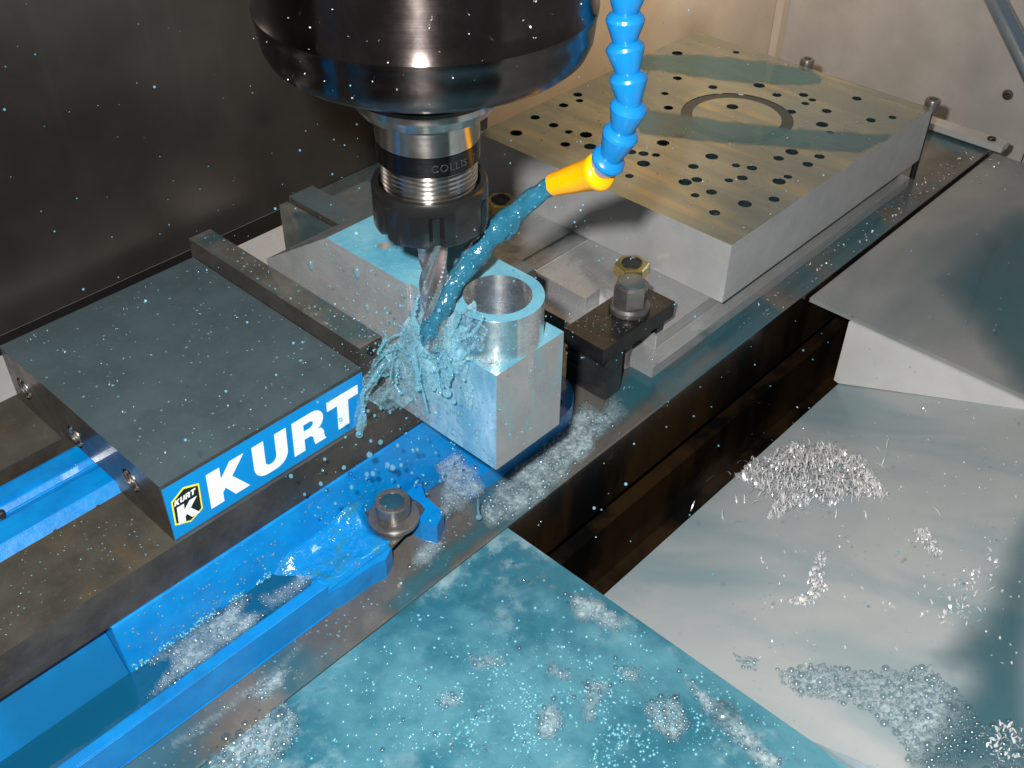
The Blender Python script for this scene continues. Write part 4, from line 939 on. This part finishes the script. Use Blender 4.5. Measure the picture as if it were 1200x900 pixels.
# socket screws beyond the far edge of the plate
def sock(loc, label):
    t = thing('socket_screw', label, 'screw', loc, 'socket screws beyond the drilled plate'); x, y, z = loc
    b = bmesh.new(); lathe(b, [(2.6, z), (2.6, -45.2)], (x, y, 0), 24); link('shank', b, MAT['gap'], t, smooth=35)
    b = bmesh.new(); lathe(b, [(6.0, -45), (6.3, -44), (6.3, -36), (5.6, -35), (3.4, -35), (3.2, -39)], (x, y, 0), 32); link('screw_head', b, MAT['bolt'], t, smooth=35)
    return t
s1 = sock((717.5, 86, TZ), 'small socket screw behind the far edge of the drilled plate, near the cream wall')
copy_thing(s1, (0, -121, 0), 'small socket screw at the right far corner of the drilled plate, by the end bracket')

# ------------------------------------------------------------------ swarf
def chip(bm, p, ln, wd, up):
    ax = Vector((random.gauss(0, 1), random.gauss(0, 1), random.gauss(0, 0.5))).normalized(); sd = ax.cross(Vector((random.random(), random.random(), 1))).normalized(); nr = ax.cross(sd)
    cur = random.uniform(0.5, 3.6); n = 5; pr = None
    for i in range(n + 1):
        t_ = i/n - 0.5; a = cur*t_; c = p + ax*ln*math.sin(a)/cur*1.0 + nr*ln*(1 - math.cos(a))/cur
        w_ = wd*(1 - (2*t_)**2*0.75)
        q = (bm.verts.new(c - sd*w_*0.5), bm.verts.new(c + sd*w_*0.5))
        if pr: bm.faces.new((pr[0], pr[1], q[1], q[0]))
        pr = q
def pile(name, label, poly, n, h, ln=(4, 10), **k):
    bm = bmesh.new(); us = [q[0] for q in poly]; vs_ = [q[1] for q in poly]; cu, cv = sum(us)/len(us), sum(vs_)/len(vs_); done = 0
    while done < n:
        u, v = random.uniform(min(us), max(us)), random.uniform(min(vs_), max(vs_))
        if not inside((u, v), poly): continue
        e = 1 - min(1, math.hypot((u-cu)/(max(us)-min(us))*2, (v-cv)/(max(vs_)-min(vs_))*2))
        chip(bm, at_chute(u, v) + UPC*(0.6 + random.random()*h*e), random.uniform(*ln), 0.5 + 1.4*random.random()**2, UPC); done += 1
    o = link(name, bm, MAT['chip']); return tag(o, label, 'metal chips')
pile('chip_pile', 'big heap of bright aluminium chips on the grey sheet', rough_poly([(862,560),(880,545),(905,540),(925,523),(950,520),(985,530),(1010,540),(1025,560),(1045,582),(1015,580),(985,588),(950,590),(920,602),(900,606),(905,585),(880,570)], 8), 3000, 22, (3, 10))
pile('chip_cluster', 'small curved clump of chips below the big heap, nearest the flooded cover', [(950,672),(960,645),(972,650),(966,672),(970,690),(955,708),(928,710),(924,702),(948,696)], 300, 4, (2, 5))
pile('chip_strip', 'short streak of chips to the right of the big heap', [(1070,622),(1085,618),(1105,648),(1100,657),(1085,645)], 200, 4, (2, 5))
pile('chip_scatter', 'sprinkle of wet chips along the right edge of the grey sheet', [(1090,705),(1130,670),(1165,640),(1175,660),(1150,735),(1100,730)], 90, 3, (2, 6))
pile('chip_tangle', 'tangled wet chips in the foam at the bottom right corner', [(1150,860),(1180,845),(1200,850),(1200,890),(1165,895)], 80, 4, (2, 6))
b = bmesh.new()
for k in range(240):
    u, v_ = random.uniform(880, 1198), random.uniform(470, 780); chip(b, at_chute(u, v_, 0.8), random.uniform(1.2, 3.4), random.uniform(0.5, 1.3), UPC)
for k in range(70):
    p = at(random.gauss(1150, 26), random.gauss(190, 14), z=-114)
    if p.y < -66 and p.x < 824: chip(b, p + Vector((0, 0, .7)), random.uniform(1.5, 5), random.uniform(0.8, 1.8), UPC)
for k in range(130):
    t_ = random.random(); p = Vector((430 + 380*t_, random.uniform(-60, -41), TZ + 0.7)); chip(b, p, random.uniform(1, 4.2), random.uniform(0.6, 1.5), UPC)
for k in range(60): chip(b, Vector((random.uniform(5, 116), random.uniform(4, 148), 0.5)), random.uniform(0.8, 2.0), 0.6, UPC)
for k in range(60): chip(b, Vector((random.uniform(415, 706), random.uniform(-36, 198), PT + 0.6)), random.uniform(1, 2.6), 0.8, UPC)
for k in range(60): chip(b, at_chute(random.gauss(950, 55), random.gauss(563, 22), 3), random.uniform(9, 16), 0.9, UPC)
for k in range(90):
    a = math.radians(random.gauss(-122, 38)); zz_ = random.choice((random.uniform(186, 204), random.uniform(204, 235))); rr_ = 66.8 if zz_ > 197 else 64.2 + (zz_ - 186)*0.2
    chip(b, Vector((AX[0] + rr_*math.cos(a), AX[1] + rr_*math.sin(a), zz_)), random.uniform(0.6, 1.5), random.uniform(0.3, 0.7), UPC)
o = link('loose_chips', b, MAT['chip']); tag(o, kind='stuff')
